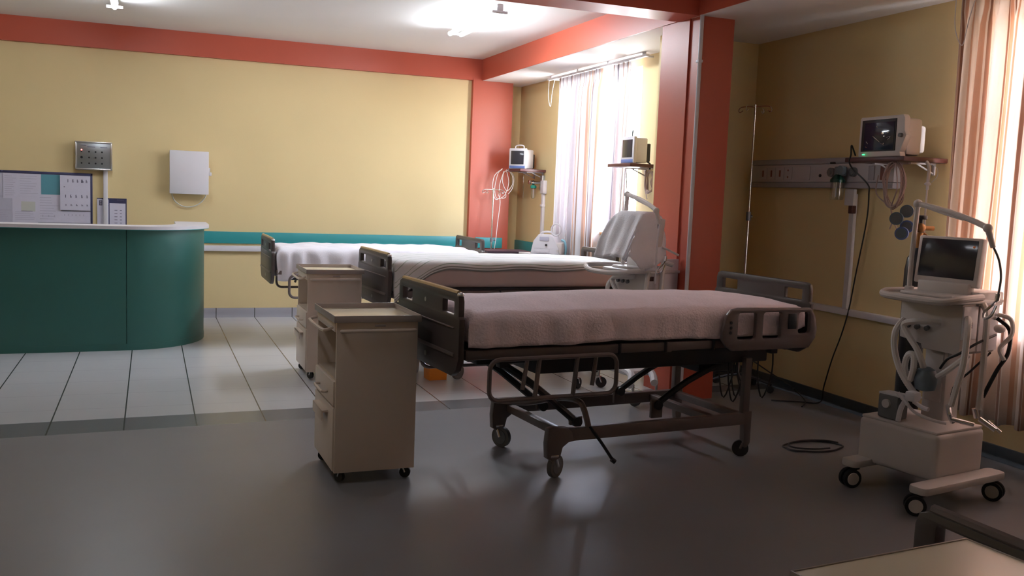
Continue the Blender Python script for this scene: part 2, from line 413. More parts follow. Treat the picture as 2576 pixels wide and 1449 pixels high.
# ------------------------------------------------------------------ casters
def caster(parent, x, y, r, zt, m_wheel='rubber', m_fork='chrome', a=0., w=.022, hub=None, twin=False):
    """a part: fork, with the wheel as its sub-part; zt is the top of the stem"""
    ca, sa = math.cos(a), math.sin(a); off = r*.45
    cx, cy = x+off*ca, y+off*sa
    b = MB(); nx, ny = -sa, ca
    b.cyl((x, y, r*1.7), (x, y, zt), r*.22)
    for s in (-1, 1):
        p = Vector((cx+nx*s*(w/2+.004), cy+ny*s*(w/2+.004), r))
        q = Vector((x+nx*s*(w/2+.004), y+ny*s*(w/2+.004), r*2.0))
        b.tube([p, (p+q)/2+Vector((0, 0, .003)), q], r*.16, smooth=0)
    b.box(x-r*.4, y-r*.4, r*1.9, x+r*.4, y+r*.4, r*2.15, .003)
    f = part(parent, 'caster', b, m_fork)
    wv = Vector((nx, ny, 0)); c = Vector((cx, cy, r))
    b = MB()
    if twin:
        for s in (-1, 1):
            b.cyl(c+wv*s*(w*.35), c+wv*s*(w*1.3), r, seg=24)
    else: b.cyl(c-wv*w/2, c+wv*w/2, r, seg=24)
    wh = part(f, 'wheel', b, m_wheel)
    if hub:
        e = w*1.3 if twin else w/2
        for s in (-1, 1): part(f, 'hub_cap', MB().cyl(c+wv*s*e*.6, c+wv*s*(e+.004), r*.74, r*.66, seg=20), hub)
    return f

# ------------------------------------------------------------------ beds
def bed(label, loc, rz, L, raised, group='hospital beds', trim='lit_tan', sl=.155, sh=.067):
    t = thing('hospital_bed', label, 'bed', (*loc, 0), rz, group)
    W = .915
    def board(u, z0, z1, hz):
        o = [(0.0, z0+.10), (.0, z1-.13), (.012, z1-.115), (.012, z1-.04), (.022, z1-.012), (.05, z1), (W-.05, z1), (W-.022, z1-.012), (W-.012, z1-.04), (W-.012, z1-.115), (W, z1-.13), (W, z0+.10), (W-.03, z0+.035), (W-.09, z0), (.09, z0), (.03, z0+.035)]
        h = [rrect(a_, hz+.062-sh, a_+sl, hz+.062+(.02 if sl > .2 else 0), .008, 3)[::-1] for a_ in (.075, W-.075-sl)]
        return MB().plate(o, .034, YZ(u), h, .007)
    fb = part(t, 'footboard', board(0, .61, 1.042, .935), 'brown')
    part(fb, 'top_trim', MB().tube([(0, .05, 1.044), (0, W/2, 1.046), (0, W-.05, 1.044)], .0135, smooth=2), trim, 'trim along the top of the footboard, its lit sheen painted tan' if trim == 'lit_tan' else None)
    part(fb, 'corner_cap', MB().sph((0, .03, 1.036), .019, (1, 1.1, .7)), 'chrome')
    b = MB(); b.box(-.026, .05, .715, -.012, W-.05, .735, .005); b.box(-.024, .06, .86, -.015, W-.06, .868, .003)
    part(fb, 'ridge', b, 'brown2')
    for y, z, q in ((.47, .965, .012), (.45, .67, .015)): part(fb, 'emblem', MB().cyl((-.0165, y, z), (-.02, y, z), q), 'sticker', 'small pale emblem on the footboard')
    part(t, 'headboard', board(L, .64, 1.082, .975), 'brown')
    # deck
    b = MB()
    for v in (.012, W-.052): b.box(.03, v, .700, L-.03, v+.04, .752, .008)
    for u in (.05, L*.3, L*.55, L*.8, L-.09): b.box(u, .03, .69, u+.04, W-.03, .74, .004)
    part(t, 'side_frame', b, 'brown2')
    b = MB(); b.box(.06, .055, .742, L-.06, W-.055, .772, .004)
    for k in range(9):
        u = .15+k*(L-.35)/9; b.box(u, .1, .735, u+.1, W-.1, .744)
    part(t, 'mattress_deck', b, 'dark')
    for u in (.95, 1.26, 1.6): part(t, 'frame_bracket', MB().box(u, -.004, .695, u+.012, .03, .757, .003), 'dark')
    for u in (.22, L-.3): part(t, 'frame_bracket', MB().box(u, .0, .655, u+.05, .05, .70, .004), 'dark')
    b = MB(); b.box(.5, .12, .585, L-.22, W-.12, .70, .01); b.box(L-.62, .28, .50, L-.34, .62, .63, .02); b.cyl((.75, .45, .60), (1.5, .45, .60), .035)
    b.box(.18, .2, .635, .5, .7, .69, .01)
    part(t, 'drive_unit', b, 'dark')
    # lifting arms
    for v in (.25, .66):
        b = MB(); b.tube([(.30, v, .66), (.55, v, .50), (.84, v, .27)], .022, smooth=3); b.cyl((.84, v-.03, .27), (.84, v+.03, .27), .03)
        part(t, 'lift_arm', b, 'dark')
        b = MB(); b.tube([(1.40, v, .33), (1.62, v, .46), (L-.38, v, .60)], .02, smooth=3); b.cyl((1.4, v-.03, .33), (1.4, v+.03, .33), .028)
        part(t, 'lift_arm', b, 'dark')
    # base frame
    b = MB()
    for v in (.10, .80): b.box(.58, v-.022, .205, 1.99, v+.022, .278, .008)
    b.box(.66, .10, .215, .71, .80, .262, .006); b.box(1.72, .10, .215, 1.77, .80, .262, .006)
    b.box(1.93, .08, .225, 1.975, .82, .27, .006)
    for v in (.25, .66):
        b.box(.8, v-.012, .25, .88, v+.012, .30, .004); b.box(1.36, v-.012, .25, 1.44, v+.012, .36, .004)
    part(t, 'base_frame', b, 'brown2')
    for v in (.10, .80):
        o = [(.57, .285), (.60, .292), (.69, .285), (.72, .26), (.735, .205), (.70, .20), (.665, .175), (.65, .115), (.60, .10), (.568, .12), (.562, .2)]
        part(t, 'leg', MB().plate(o, .05, XZ(v), (), .008), 'brown2')
        b = MB(); b.plate([(1.935, .285), (1.995, .285), (1.995, .09), (1.975, .06), (1.955, .06), (1.945, .11)], .045, XZ(v), (), .006)
        b.box(1.925, v-.02, .27, 1.975, v+.02, .55 if v > .5 else .62, .006)
        part(t, 'leg', b, 'brown2')
    for v, a in ((.10, .5), (.80, -1.1)):
        caster(t, .615, v, .064, .145, 'grey_rubber', 'chrome', a, .028, 'grey')
        caster(t, 1.968, v, .05, .12, 'dark', 'brown2', a+1.9, .024)
    part(t, 'torsion_bar', MB().tube([(.60, .79, .29), (.70, .6, .31), (.80, .38, .38), (.785, .14, .415), (.80, .10, .38), (.83, .09, .28)], .017, smooth=5), 'brown2')
    part(t, 'brake_lever', MB().tube([(.83, .085, .285), (.90, .06, .19), (.965, .045, .095)], .009, smooth=3).cyl((.965, .045, .09), (.985, .04, .075), .014), 'dark')
    # lowered side guards
    def guard(u0, u1, z0, z1, v):
        b = MB(); P = rrect(u0, z0, u1, z1, .055, 5); b.tube([(x, v, z) for x, z in P], .0125, closed=True, smooth=0)
        for f in (.36, .66): b.tube([(u0+(u1-u0)*f+.01, v, z1), (u0+(u1-u0)*f-.01, v, z0)], .013, smooth=0)
        s = -1 if v < .4 else 1
        for f in (.25, .8):
            u = u0+(u1-u0)*f; b.tube([(u, v, z0+.05), (u+.03, v-s*.02, z1-.03), (u+.05, v-s*.05, .70)], .012, smooth=3)
        return part(t, 'side_guard', b, 'brown2')
    guard(.15, .92, .49, .705, -.028)
    guard(.15, .92, .49, .705, W+.028)
    if raised:
        u0, u1, z0, z1 = 1.63, 2.34, .69, .945
        o = [(u0+.03, z0+.03), (u0, z0+.07), (u0-.005, z0+.12), (u0+.02, z1-.05), (u0+.06, z1-.008), (u0+.11, z1), (u1-.04, z1-.01), (u1, z1-.06), (u1+.02, z1-.14), (u1+.01, z0+.06), (u1-.04, z0), (u0+.08, z0)]
        hs = [rrect(u0+.11, z0+.065, u0+.245, z1-.03, .018, 3)[::-1], rrect(u0+.30, z0+.065, u0+.44, z1-.03, .018, 3)[::-1],
              rrect(u0+.575, z0+.09, u0+.67, z1-.035, .02, 3)[::-1]]
        g = part(t, 'side_guard', MB().plate(o, .03, XZ(-.03), hs, .008), 'brown2', 'raised moulded side guard')
        b = MB(); b.box(u0+.49, -.052, z0+.12, u0+.555, -.044, z1-.04, .004)
        part(g, 'control_pad', b, 'black')
        for k in range(3): part(g, 'button', MB().cyl((u0+.055, -.048, z0+.11+k*.03), (u0+.055, -.044, z0+.11+k*.03), .009), 'black')
        for u in (u0+.2, u0+.5): part(g, 'hinge', MB().box(u, -.02, .68, u+.04, .02, .74, .005), 'dark')
    else: guard(1.5, L-.1, .49, .705, -.028)
    # cables under the head end
    b = MB()
    rnd = random.Random(int(L*100))
    for k in range(6):
        u = L-.45+k*.055; v = .1+rnd.random()*.3; d = .2+rnd.random()*.16
        b.tube([(u, v, .66), (u+.02, v+.02, .66-d*.6), (u+.05, v, .66-d), (u+.09, v-.03, .66-d*.5), (u+.11, v, .67)], .005, seg=6, smooth=4)
    part(t, 'cable', b, 'dark')
    return t, L, W

def mattress(t, L, z0, z1, W=.915):
    b = MB(); b.box(.045, .02, z0, L-.04, W-.02, z1, .05, seg=4)
    part(t, 'mattress', b, 'mattress')
def sheet(label, cat, parent_loc, rz, L, zt, hemN, hemF, e0, e1, m, seed, wrinkle=.004, u0=.05, u1=None, W=.915, name='bed_sheet', dome=.0, off=.006, hemfall=None):
    """a cloth laid on the mattress and falling over its edges"""
    u1 = u1 or L-.045; v0, v1 = .018, W-.018; R = .045
    def fall(d):
        if d <= 0: return 0, 0
        if d < R*PI/2: return R*math.sin(d/R), R*(1-math.cos(d/R))
        return R, R+d-R*PI/2
    nu, nv = 110, 60; rows = []; uvs = []
    for i in range(nu+1):
        a = i/nu; tot = e0+(u1-u0)+e1; p = -e0+a*tot; r = []; uu = []
        for j in range(nv+1):
            uc = min(max(u0+p, u0), u1)
            hn, hf = hemN((uc-u0)/(u1-u0)), hemF((uc-u0)/(u1-u0))
            c = j/nv; wt = hn+(v1-v0)+hf; q = -hn+c*wt
            # distance past the rounded edge
            du0, du1 = R-p, p-(u1-u0-R); dv0, dv1 = R-q, q-(v1-v0-R)
            hx, zx = fall(max(du0, du1)); hy, zy = fall(max(dv0, dv1))
            u = (u0+p) if max(du0, du1) <= 0 else (u0+R-hx if du0 > du1 else u1-R+hx)
            v = (v0+q) if max(dv0, dv1) <= 0 else (v0+R-hy if dv0 > dv1 else v1-R+hy)
            k = math.sin(PI*min(max((u-u0)/(u1-u0), 0), 1))**.5; kv = math.sin(PI*min(max((v-v0)/(v1-v0), 0), 1))
            drop = max(zx, zy)
            z = zt+dome*k*kv-drop+off*.5
            nz = noise.noise(Vector((u*3.1, v*3.7, seed)))*.5+noise.noise(Vector((u*9, v*8, seed+5)))*.3
            z += wrinkle*2*nz*(1 if drop < .02 else .2)
            o = off+(wrinkle*1.8*(.5+noise.noise(Vector((u*9+v*7, z*4, seed+2)))) + wrinkle*.9*math.sin(u*41+v*37+3*math.sin(u*5)))*min(1, drop/.08)
            o = max(o, .003)
            if hx > 0: u += (-1 if du0 > du1 else 1)*o*(hx/R)
            if hy > 0: v += (-1 if dv0 > dv1 else 1)*o*(hy/R)
            r.append((u, v, z)); uu.append((uc, q+hn))
        rows.append(r); uvs.append(uu)
    b = MB().grid(rows, uvs)
    bmesh.ops.reverse_faces(b.bm, faces=b.bm.faces) if False else None
    o = b.build(name, m, None, 80); o.location = (*parent_loc, 0); o.rotation_euler = (0, 0, rz)
    md = o.modifiers.new('cloth thickness', 'SOLIDIFY'); md.thickness = .003; md.offset = 1
    return tag(o, label, cat, 'bed covers')

# nearest bed
B1 = (1.466, 4.41); R1 = .092
t, L, W = bed('nearest dark brown hospital bed with a raised side guard at its head end', B1, R1, 2.345, True)
mattress(t, L, .775, .93)
sheet('fuzzy pinkish white blanket covering the nearest hospital bed', 'blanket', B1, R1, L, .936,
      lambda s: .152+.004*math.sin(s*11)+.003*math.sin(s*29)-.05*max(0, s-.93)/.07*.8, lambda s: .14, .12, .10, 'quilt', 1.3, .006, dome=.055, name='blanket')
# middle bed
B2 = (1.76, 7.13); R2 = .052
t, L, W = bed('middle hospital bed with striped coverlet, dark brown footboard beside the farther locker', B2, R2, 2.2, False)
mattress(t, L, .775, .985)
def hem2(s):
    k = max(0., min(1., 1-s/.22)); return .055+.26*k*k+.008*math.sin(s*21)
sheet('white coverlet with thin green stripes pulled back on the middle bed', 'coverlet', B2, R2, L, .99, hem2, lambda s: .2, .24, .1, 'striped', 4.1, .005, dome=.03, name='coverlet')
# far bed
B3 = (1.085, 9.0); R3 = .0
t, L, W = bed('farthest hospital bed by the back wall, beside the teal band', B3, R3, 2.11, False)
mattress(t, L, .775, .95)
sheet('rumpled plain white sheet hanging over the farthest bed', 'sheet', B3, R3, L, .955,
      lambda s: .20+.09*max(0, 1-s/.12)+.025*math.sin(s*19)+.015*math.sin(s*43), lambda s: .2, .25, .14, 'linen', 8.2, .014, dome=.02)
# bed at the lower right edge
B4 = (1.66, .69); R4 = .0
t, L, W = bed('lowered bed at bottom right, seen as a dark footboard corner', B4, R4, 2.15, False, trim='brown2', sl=.26, sh=.14)
mattress(t, L, .775, .93)
for c in t.children:
    if c.name.split('.')[0] not in ('leg', 'caster', 'base_frame', 'torsion_bar', 'brake_lever'): c.location.z = -.168
sheet('white sheet on the lowered bed at bottom right', 'sheet', B4, R4, L, .936, lambda s: .14, lambda s: .14, .1, .1, 'linen', 3.3, .005, dome=.03).location.z = -.168

# ------------------------------------------------------------------ bedside lockers
def locker(label, loc, rz, D=.5, tz=.859):
    """front with drawers faces -x, plain sides face -y and +y"""
    W, H = .435, .858; t = thing('bedside_locker', label, 'locker', (*loc, 0), rz, 'bedside lockers on casters')
    z0 = .062; b = MB()
    b.box(0, 0, z0, W, .016, H, .003); b.box(0, D-.016, z0, W, D, H, .003); b.box(W-.014, .01, z0, W, D-.01, H, .002)
    b.box(.002, .01, z0, W-.005, D-.01, z0+.02); b.box(.002, .01, H-.03, W-.005, D-.01, H)
    part(t, 'body', b, 'beige')
    b = MB(); b.box(.006, .016, .545, W-.014, D-.016, .56); b.box(.006, .016, .40, W-.014, D-.016, .412)
    part(t, 'shelf', b, 'beige_in')
    b = MB(); b.box(-.006, .018, H-.05, .012, D-.018, H-.006, .003); part(t, 'top_rail', b, 'beige')
    dr = part(t, 'drawer', MB().box(-.010, .012, .418, .012, D-.012, .548, .004), 'beige')
    part(dr, 'handle', MB().tube([(-.006, D*.3, .47), (-.04, D*.3, .47), (-.042, D*.5, .47), (-.04, D*.7, .47), (-.006, D*.7, .47)], .007, smooth=2), 'beige')
    do = part(t, 'door', MB().box(-.010, .012, z0+.01, .012, D-.012, .408, .004), 'beige')
    b = MB(); b.box(-.045, D*.25, .36, -.006, D*.75, .372, .003); b.box(-.045, D*.25, .315, -.038, D*.75, .372, .003); part(do, 'handle', b, 'beige')
    # tray
    b = MB(); b.box(-.012, -.012, tz, W+.012, D+.012, tz+.009, .002)
    part(t, 'tray', b, 'tray')
    b = MB()
    for x0, y0, x1, y1 in ((-.016, -.016, W+.016, -.011), (-.016, D+.011, W+.016, D+.016), (-.016, -.016, -.011, D+.016), (W+.011, -.016, W+.016, D+.016)):
        b.box(x0, y0, .860, x1, y1, .896, .003)
    part(t, 'tray_rim', b, 'rim', 'metal rim around the tray')
    b = MB(); b.tube([(.03, -.004, .815), (.035, -.03, .818), (W/2, -.032, .818), (W-.035, -.03, .818), (W-.03, -.004, .815)], .010, smooth=3); part(t, 'towel_bar', b, 'beige')
    b = MB(); b.box(W*.45, -.024, .838, W*.58, -.016, .850, .002); part(t, 'catch', b, 'rim')
    b = MB(); b.tube([(-.012, .05, .83), (-.055, .05, .815), (-.058, D*.5, .812), (-.055, D-.05, .815), (-.012, D-.05, .83)], .009, smooth=2); part(t, 'push_handle', b, 'beige')
    b = MB(); b.tube([(W+.004, D*.3, .83), (W+.02, D*.3, .80), (W+.02, D*.2, .78)], .006, smooth=2); part(t, 'hook', b, 'chrome')
    for x, y, a in ((.05, .05, 2.2), (W-.05, .05, -.4), (.05, D-.05, 2.8), (W-.05, D-.05, .3)):
        caster(t, x, y, .03, .075, 'rubber', 'chrome', a, .02)
    return t
locker('cream bedside locker in front, its empty tray beside the nearest footboard', (.895, 4.735), .02, .52)
locker('cream bedside locker farther back on the tiles, between two bed ends', (1.172, 7.46), .0, .52)
locker('cream locker tray cut off by the lower right corner of view', (1.135, .815), .085, .49, .885)

# ------------------------------------------------------------------ reception counter
cp = [(-3.6, 9.03), (-2.2, 9.03), (-.9, 9.03), (-.2, 9.07)]
cp2 = [(-.2+.0*k, 9.07) for k in range(1)]
E_ = []
for k in range(0, 19):
    a = PI/2*k/18; E_.append((-.2+.705*math.sin(a)**1.0, 9.86-.79*math.cos(a)))
cp2 = E_+[(.505, 10.1), (.505, 10.4)]
t = thing('reception_counter', 'long curved dark green reception counter with a pale top ledge', 'counter', (0, 0, 0))
part(t, 'front_panel', MB().ring(cp[:3]+[(-.55, 9.045), (-.204, 9.068)], .0, 1.105, -.04, 0), 'green')
part(t, 'front_panel', MB().ring([(-.198, 9.07)]+cp2[1:], .0, 1.105, -.04, 0), 'green')
full = cp[:3]+[(-.55, 9.045)]+cp2
part(t, 'ledge', MB().ring(full, 1.105, 1.135, -.27, .045), 'pvc')
part(t, 'ledge_edge', MB().ring(full, 1.100, 1.112, .02, .044), 'teal')
part(t, 'seam_light_stop', MB().box(-.23, 9.095, .02, -.17, 9.125, 1.10), 'green')  # hidden backing added to stop light leaking through the panel gap
part(t, 'desk_top', MB().ring(full[:-1], .72, .75, -.62, -.045), 'pvc')
part(t, 'kickboard', MB().ring(full, .0, .06, -.035, .003), 'green')

# ------------------------------------------------------------------ things on the back wall
t = thing('alarm_panel', 'square steel alarm panel with button rows on the yellow wall', 'alarm panel', (-.757, 11.2, 1.64))
b = MB(); b.box(0, -.09, 0, .368, 0, .305, .008); part(t, 'housing', b, 'steel')
b = MB()
for x0, z0, x1, z1 in ((.0, .0, .368, .016), (.0, .289, .368, .305), (0, 0, .016, .305), (.352, 0, .368, .305)): b.box(x0, -.102, z0, x1, -.085, z1, .005)
part(t, 'rim', b, 'steel2', 'bright polished rim')
for i in range(3):
    for j in range(4):
        x = .075+j*.064+(.0 if j else -.01); z = .195-i*.062-(.0)
        if i == 0 and j == 0: part(t, 'indicator_light', MB().sph((x, -.094, z+.018), .007, (1, .6, 1)), 'redled', 'small glowing red indicator')
        part(t, 'button', MB().cyl((x, -.088, z), (x, -.096, z), .013 if (i, j) == (1, 0) else .009), 'black')
b = MB(); b.box(.12, -.0915, .245, .20, -.0895, .25); b.box(.25, -.0915, .243, .32, -.0895, .25); b.box(.06, -.0915, .26, .11, -.0895, .265); part(t, 'printed_line', b, 'ink')
t2 = MB(); t2.box(-.482, 11.165, .84, -.437, 11.2, 1.64, .006); tag(t2.build('cable_conduit', 'pvc'), 'white vertical conduit running down from the steel alarm panel', 'conduit')
t = thing('wall_box', 'plain white electrical box hung alone on the yellow wall', 'box', (.202, 11.2, 1.42))
part(t, 'housing', MB().box(.004, -.10, .0, .404, 0, .46, .006), 'white')
part(t, 'lid', MB().box(-.004, -.125, -.004, .412, -.10, .478, .008), 'white')
b = MB(); b.box(.41, -.06, .22, .43, -.03, .30, .003); b.box(.415, -.075, .21, .445, -.03, .25, .005); part(t, 'latch', b, 'white')
part(t, 'cable_loop', MB().tube([(.02, -.03, .0), (.05, -.03, -.08), (.12, -.03, -.135), (.20, -.03, -.15), (.30, -.03, -.12), (.37, -.03, -.05), (.39, -.03, .0)], .0055, smooth=5), 'paper_y')
# notice board and papers
t = thing('notice_board', 'wide notice board with a dark navy frame behind the counter', 'notice board', (-1.9, 11.2, .95))
part(t, 'backing', MB().box(.01, -.02, .01, 1.30, 0, .64), 'cork')
b = MB()
for x0, z0, x1, z1 in ((0, 0, 1.31, .02), (0, .625, 1.31, .652), (0, 0, .02, .65), (1.29, 0, 1.31, .65)): b.box(x0, -.028, z0, x1, 0, z1, .003)
part(t, 'frame', b, 'navy')
SEQ = [0]
def px(x, y): return -1.485+x*.003845, 1.598-(y-428)*.00393+.00017*x
def sheet_paper(x0, y0, x1, y1, m, label, name='paper_notice', cat='paper', d=0., th=.002, lines=None, ym='ink2', group='papers pinned on the notice board'):
    X0, Z1 = px(x0, y0); X1, Z0 = px(min(x1, 227), y1)
    Z1 = min(Z1, 1.572)
    y = 11.179-d
    SEQ[0] += 1; y -= .0003*SEQ[0]
    t = thing(name, label, cat, (X0, y, Z0), 0, group); w, h = X1-X0, Z1-Z0
    b = MB(); b.box(0, -th, 0, w, 0, h); part(t, 'sheet', b, m)
    if lines:
        b = MB()
        for (a, c, e, f) in lines: b.box(a*w, -th-.0012, c*h, e*w, -th-.0001, f*h)
        part(t, 'print', b, ym)
    return t
rt = random.Random(3)
def textlines(n, x0=.1, x1=.9, y0=.12, y1=.88):
    out = []
    for k in range(n):
        y = y1-(y1-y0)*k/max(1, n-1); out.append((x0, y, x0+(x1-x0)*(.55+.45*rt.random()), y+.018))
    return out
sheet_paper(-60, 433, 9, 496, 'paper2', 'greyish notice at the left end of the board, cut by view edge', d=0, lines=textlines(9))
sheet_paper(8, 432, 43, 504, 'paper', 'lilac white notice at top left of the board', d=.003, lines=textlines(10))
sheet_paper(43, 434, 103, 500, 'paper', 'white notice left of the teal sheet', d=0, lines=textlines(8))
sheet_paper(102, 436, 152, 496, 'paper_t', 'teal sheet on the notice board left of the calendar', d=.001)
sheet_paper(-50, 498, 31, 572, 'paper2', 'grey white notice in the lower left of the board', d=.0, lines=[(.55, .5, .95, .53)]+textlines(5, y1=.4))
sheet_paper(30, 497, 93, 572, 'paper', 'white notice under the yellowish slip', d=.002, lines=textlines(5, y1=.4))
sheet_paper(52, 512, 87, 540, 'paper_y', 'small yellowish slip stuck low on the board', d=.0025, lines=[(.0, .0, .8, .035)], ym='ink')
sheet_paper(92, 493, 152, 572, 'paper', 'white lined notice below the teal sheet', d=.001, lines=textlines(9)+[(.2, .2, .24, .27), (.45, .2, .49, .27), (.7, .2, .74, .27)])
sheet_paper(152, 540, 232, 575, 'paper', 'white notice just below the calendar', d=.0, lines=[(.1+.13*k, .6, .13+.13*k, .75) for k in range(6)])
cl = []
for z, hh, xs in ((.80, .09, (.25, .41, .56, .70, .86)), (.80, .09, (.73,)), (.36, .085, (.17, .33, .51, .70, .88)), (.125, .05, (.18, .35, .53, .71, .88))):
    for x in xs:
        cl.append((x, z, x+.022, z+hh)); 
        if x > .3: cl.append((x+.022, z+hh*.5, x+.045, z+hh*.62)); cl.append((x+.035, z, x+.047, z+hh*.5))
        if x in (.41, .70, .33, .51): cl.append((x, z+hh*.88, x+.045, z+hh))
sheet_paper(150, 440, 232, 540, 'paper', 'big white block calendar with rows of small figures', 'wall_calendar', 'calendar', d=.004, th=.018, lines=cl+[(.12, .66, .16, .68)], ym='ink', group=None)
# poster right of the board
t = thing('wall_poster', 'small poster with dark header and white sheets beside the conduit', 'poster', (-.545, 11.198, .99))
part(t, 'backing', MB().box(0, -.006, 0, .30, 0, .35), 'navy')
b = MB(); b.box(.004, -.009, .0, .045, -.0062, .34); b.box(.0, -.0085, 0, .115, -.006, .335); b.box(.125, -.009, 0, .288, -.006, .295)
part(t, 'white_sheet', b, 'paper')
b = MB()
b.box(.02, -.0105, .27, .034, -.009, .325); b.box(.02, -.0105, .32, .052, -.009, .325); b.box(.042, -.0105, .27, .052, -.009, .325); b.box(.02, -.0105, .293, .052, -.009, .30); b.box(.02, -.0105, .268, .052, -.009, .276)
b.tube([(.085, -.0095, .27), (.105, -.0095, .275), (.105, -.0095, .258), (.085, -.0095, .252)], .003, smooth=3)
for k in range(6): b.box(.175, -.0105, .04+k*.035, .205, -.009, .046+k*.035); b.box(.23, -.0105, .04+k*.035, .25, -.009, .046+k*.035)
b.box(.20, -.010, .33, .27, -.006, .336)
part(t, 'print', b, 'ink')

# ------------------------------------------------------------------ ventilators
def corrugated(b, pts, r, n=8):
    P = crom(pts, n); L_ = sum((P[i+1]-P[i]).length for i in range(len(P)-1)); k = max(8, int(L_/.006))
    q = []; acc = 0; seg = 0; step = L_/k
    for i in range(k+1):
        tgt = min(i*step, L_-1e-6)
        while seg < len(P)-2 and acc+(P[seg+1]-P[seg]).length < tgt: acc += (P[seg+1]-P[seg]).length; seg += 1
        d = (P[seg+1]-P[seg]); q.append(P[seg]+d*min(1, max(0, (tgt-acc)/max(d.length, 1e-9))))
    cnt = [0]
    b.tube(q, r, smooth=0, seg=8, rfun=lambda f: r*(1+.035*math.cos(f*k*PI)))
    return b

def ventilator(label, loc, ang, full=True):
    """front faces local -y"""
    t = thing('ventilator', label, 'ventilator', (*loc, 0), ang, 'wheeled ventilators')
    IV = 'ivory'; DZ = 0 if full else -.075
    if full:
        b = MB(); b.box(-.245, -.22, .128, .245, .215, .385, .03, seg=3); part(t, 'base_housing', b, IV)
        part(t, 'base_lid', MB().box(-.235, -.21, .378, .235, .205, .396, .012), IV)
        b = MB()
        for x, y0, y1 in ((.300, -.45, .27), (-.19, -.36, .30)):
            b.plate(rrect(x-.055, y0, x+.055, y1, .035), .042, Matrix.Translation((0, 0, .137)), (), .010)
        b.box(-.2, -.12, .112, .27, .12, .14, .004)
        part(t, 'wheel_frame', b, IV)
        for x, y, a in ((.295, -.40, 3.9), (.30, .20, .3), (-.18, -.31, -1.9), (-.19, .24, .8)):
            caster(t, x, y, .052, .125, 'rubber', 'dark', a, .024, 'ivory', True)
    else:
        b = MB()
        for s in (-1, 1):
            P = [(-.36, s*.10-.12, .16), (-.25, s*.10, .205), (0, s*.09, .235), (.20, s*.10, .215), (.34, s*.12-.1, .165)]
            b.tube(P, .03, smooth=5)
        b.box(-.2, -.1, .19, .2, .12, .24, .02)
        part(t, 'wheel_frame', b, 'white')
        for x, y, a in ((-.35, -.21, 2.), (-.33, .0, 1.2), (.32, -.17, .4), (.33, .05, .8)):
            caster(t, x, y, .045, .16, 'rubber', 'chrome', a, .026)
    # column
    b = MB(); b.box(-.055, .06, .23 if not full else .385, .085, .20, .84, .012); b.box(-.035, .05, .5, .065, .065, .80, .004)
    part(t, 'column', b, IV)
    # machine body
    b = MB(); o = [(-.19, .90), (-.185, .835), (-.05, .815), (-.04, .79), (.17, .785), (.185, .80), (.185, 1.06), (-.19, 1.06)]
    b.plate(o, .34, XZ(.17), (), .012, 0)
    if full: b.box(-.18, .12, 1.05, .20, .35, 1.125, .01)
    else: bmesh.ops.translate(b.bm, vec=(0, 0, DZ), verts=b.bm.verts)
    bd = part(t, 'body', b, IV)
    b = MB(); b.box(.185, .0, .87, .195, .13, 1.05, .003); b.box(.186, .15, .80, .194, .33, 1.10, .004); part(bd, 'side_panel', b, 'white')
    b = MB(); b.box(.194, .04, .93, .199, .08, .965, .002); part(bd, 'warning_label', b, 'redwood')
    b = MB()
    for k in range(3): b.cyl((-.13+k*.06, .002, .91), (-.13+k*.06, -.018, .905), .014)
    part(bd, 'gas_port', b, 'grey')
    # tray with grab handle
    b = MB()
    o = [(-.26, .0), (-.24, -.07), (-.20, -.115), (.16, -.115), (.20, -.08), (.21, .02), (.205, .34), (-.22, .34)]
    b.plate(o, .022, Matrix.Translation((0, 0, 1.075+DZ)), (), .006)
    tr = part(t, 'tray', b, IV)
    P = [(-.23, .33, 1.088), (-.262, .06, 1.09), (-.262, -.05, 1.088), (-.215, -.115, 1.076), (-.05, -.13, 1.072), (.10, -.13, 1.072), (.17, -.118, 1.078), (.207, -.05, 1.092), (.212, .12, 1.10)]
    if not full: P = [(-.22, .28, 1.02), (-.34, .0, 1.02), (-.41, -.11, 1.01), (-.34, -.16, .985), (-.2, -.17, .975), (.0, -.165, .98), (.16, -.14, 1.0), (.22, -.04, 1.02)]
    part(t, 'grab_handle', MB().tube(P, .0195, smooth=4, seg=10), IV)
    b = MB(); b.box(-.17, -.05, 1.085+DZ, .15, .10, 1.105+DZ, .008); b.box(-.16, .09, 1.09+DZ, .15, .15, 1.165, .01); part(t, 'screen_foot', b, IV)
    # screen
    tilt = Matrix.Translation((0, .12, 1.15)) @ Matrix.Rotation(math.radians(-6), 4, 'X')
    b = MB(); b.box(-.20, -.012, -.005, .185, .035, .265, .010, tilt); s_ = part(t, 'screen_housing', b, IV)
    part(s_, 'display', MB().box(-.178, -.0145, .035, .160, -.009, .250, .002, tilt), 'screen')
    part(s_, 'maker_mark', MB().sph((0, 0, 0), .008, (1, .3, .8)), 'logo').matrix_local = tilt @ Matrix.Translation((.14, -.015, .215))
    # arm
    b = MB(); b.tube([(-.215, .10, 1.07+DZ), (-.215, .10, 1.3), (-.203, .10, 1.585)], .0145 if full else .017, smooth=2, seg=10); b.box(-.235, .08, 1.08, -.195, .12, 1.12, .006)
    part(t, 'arm_post', b, IV)
    arm = MB(); arm.sph((-.203, .10, 1.59), .026); arm.tube([(-.203, .10, 1.592), (-.0, .06, 1.555), (.17, .02, 1.515), (.285, -.01, 1.478)], .0155 if full else .018, smooth=3, seg=10)
    arm.tube([(-.14, .095, 1.572), (.0, .06, 1.54), (.12, .035, 1.515)], .009, smooth=3)
    arm.sph((.29, -.012, 1.475), .024)
    arm.cyl((.292, -.012, 1.47), (.315, .01, 1.375), .017, .013)
    part(t, 'support_arm', arm, IV)
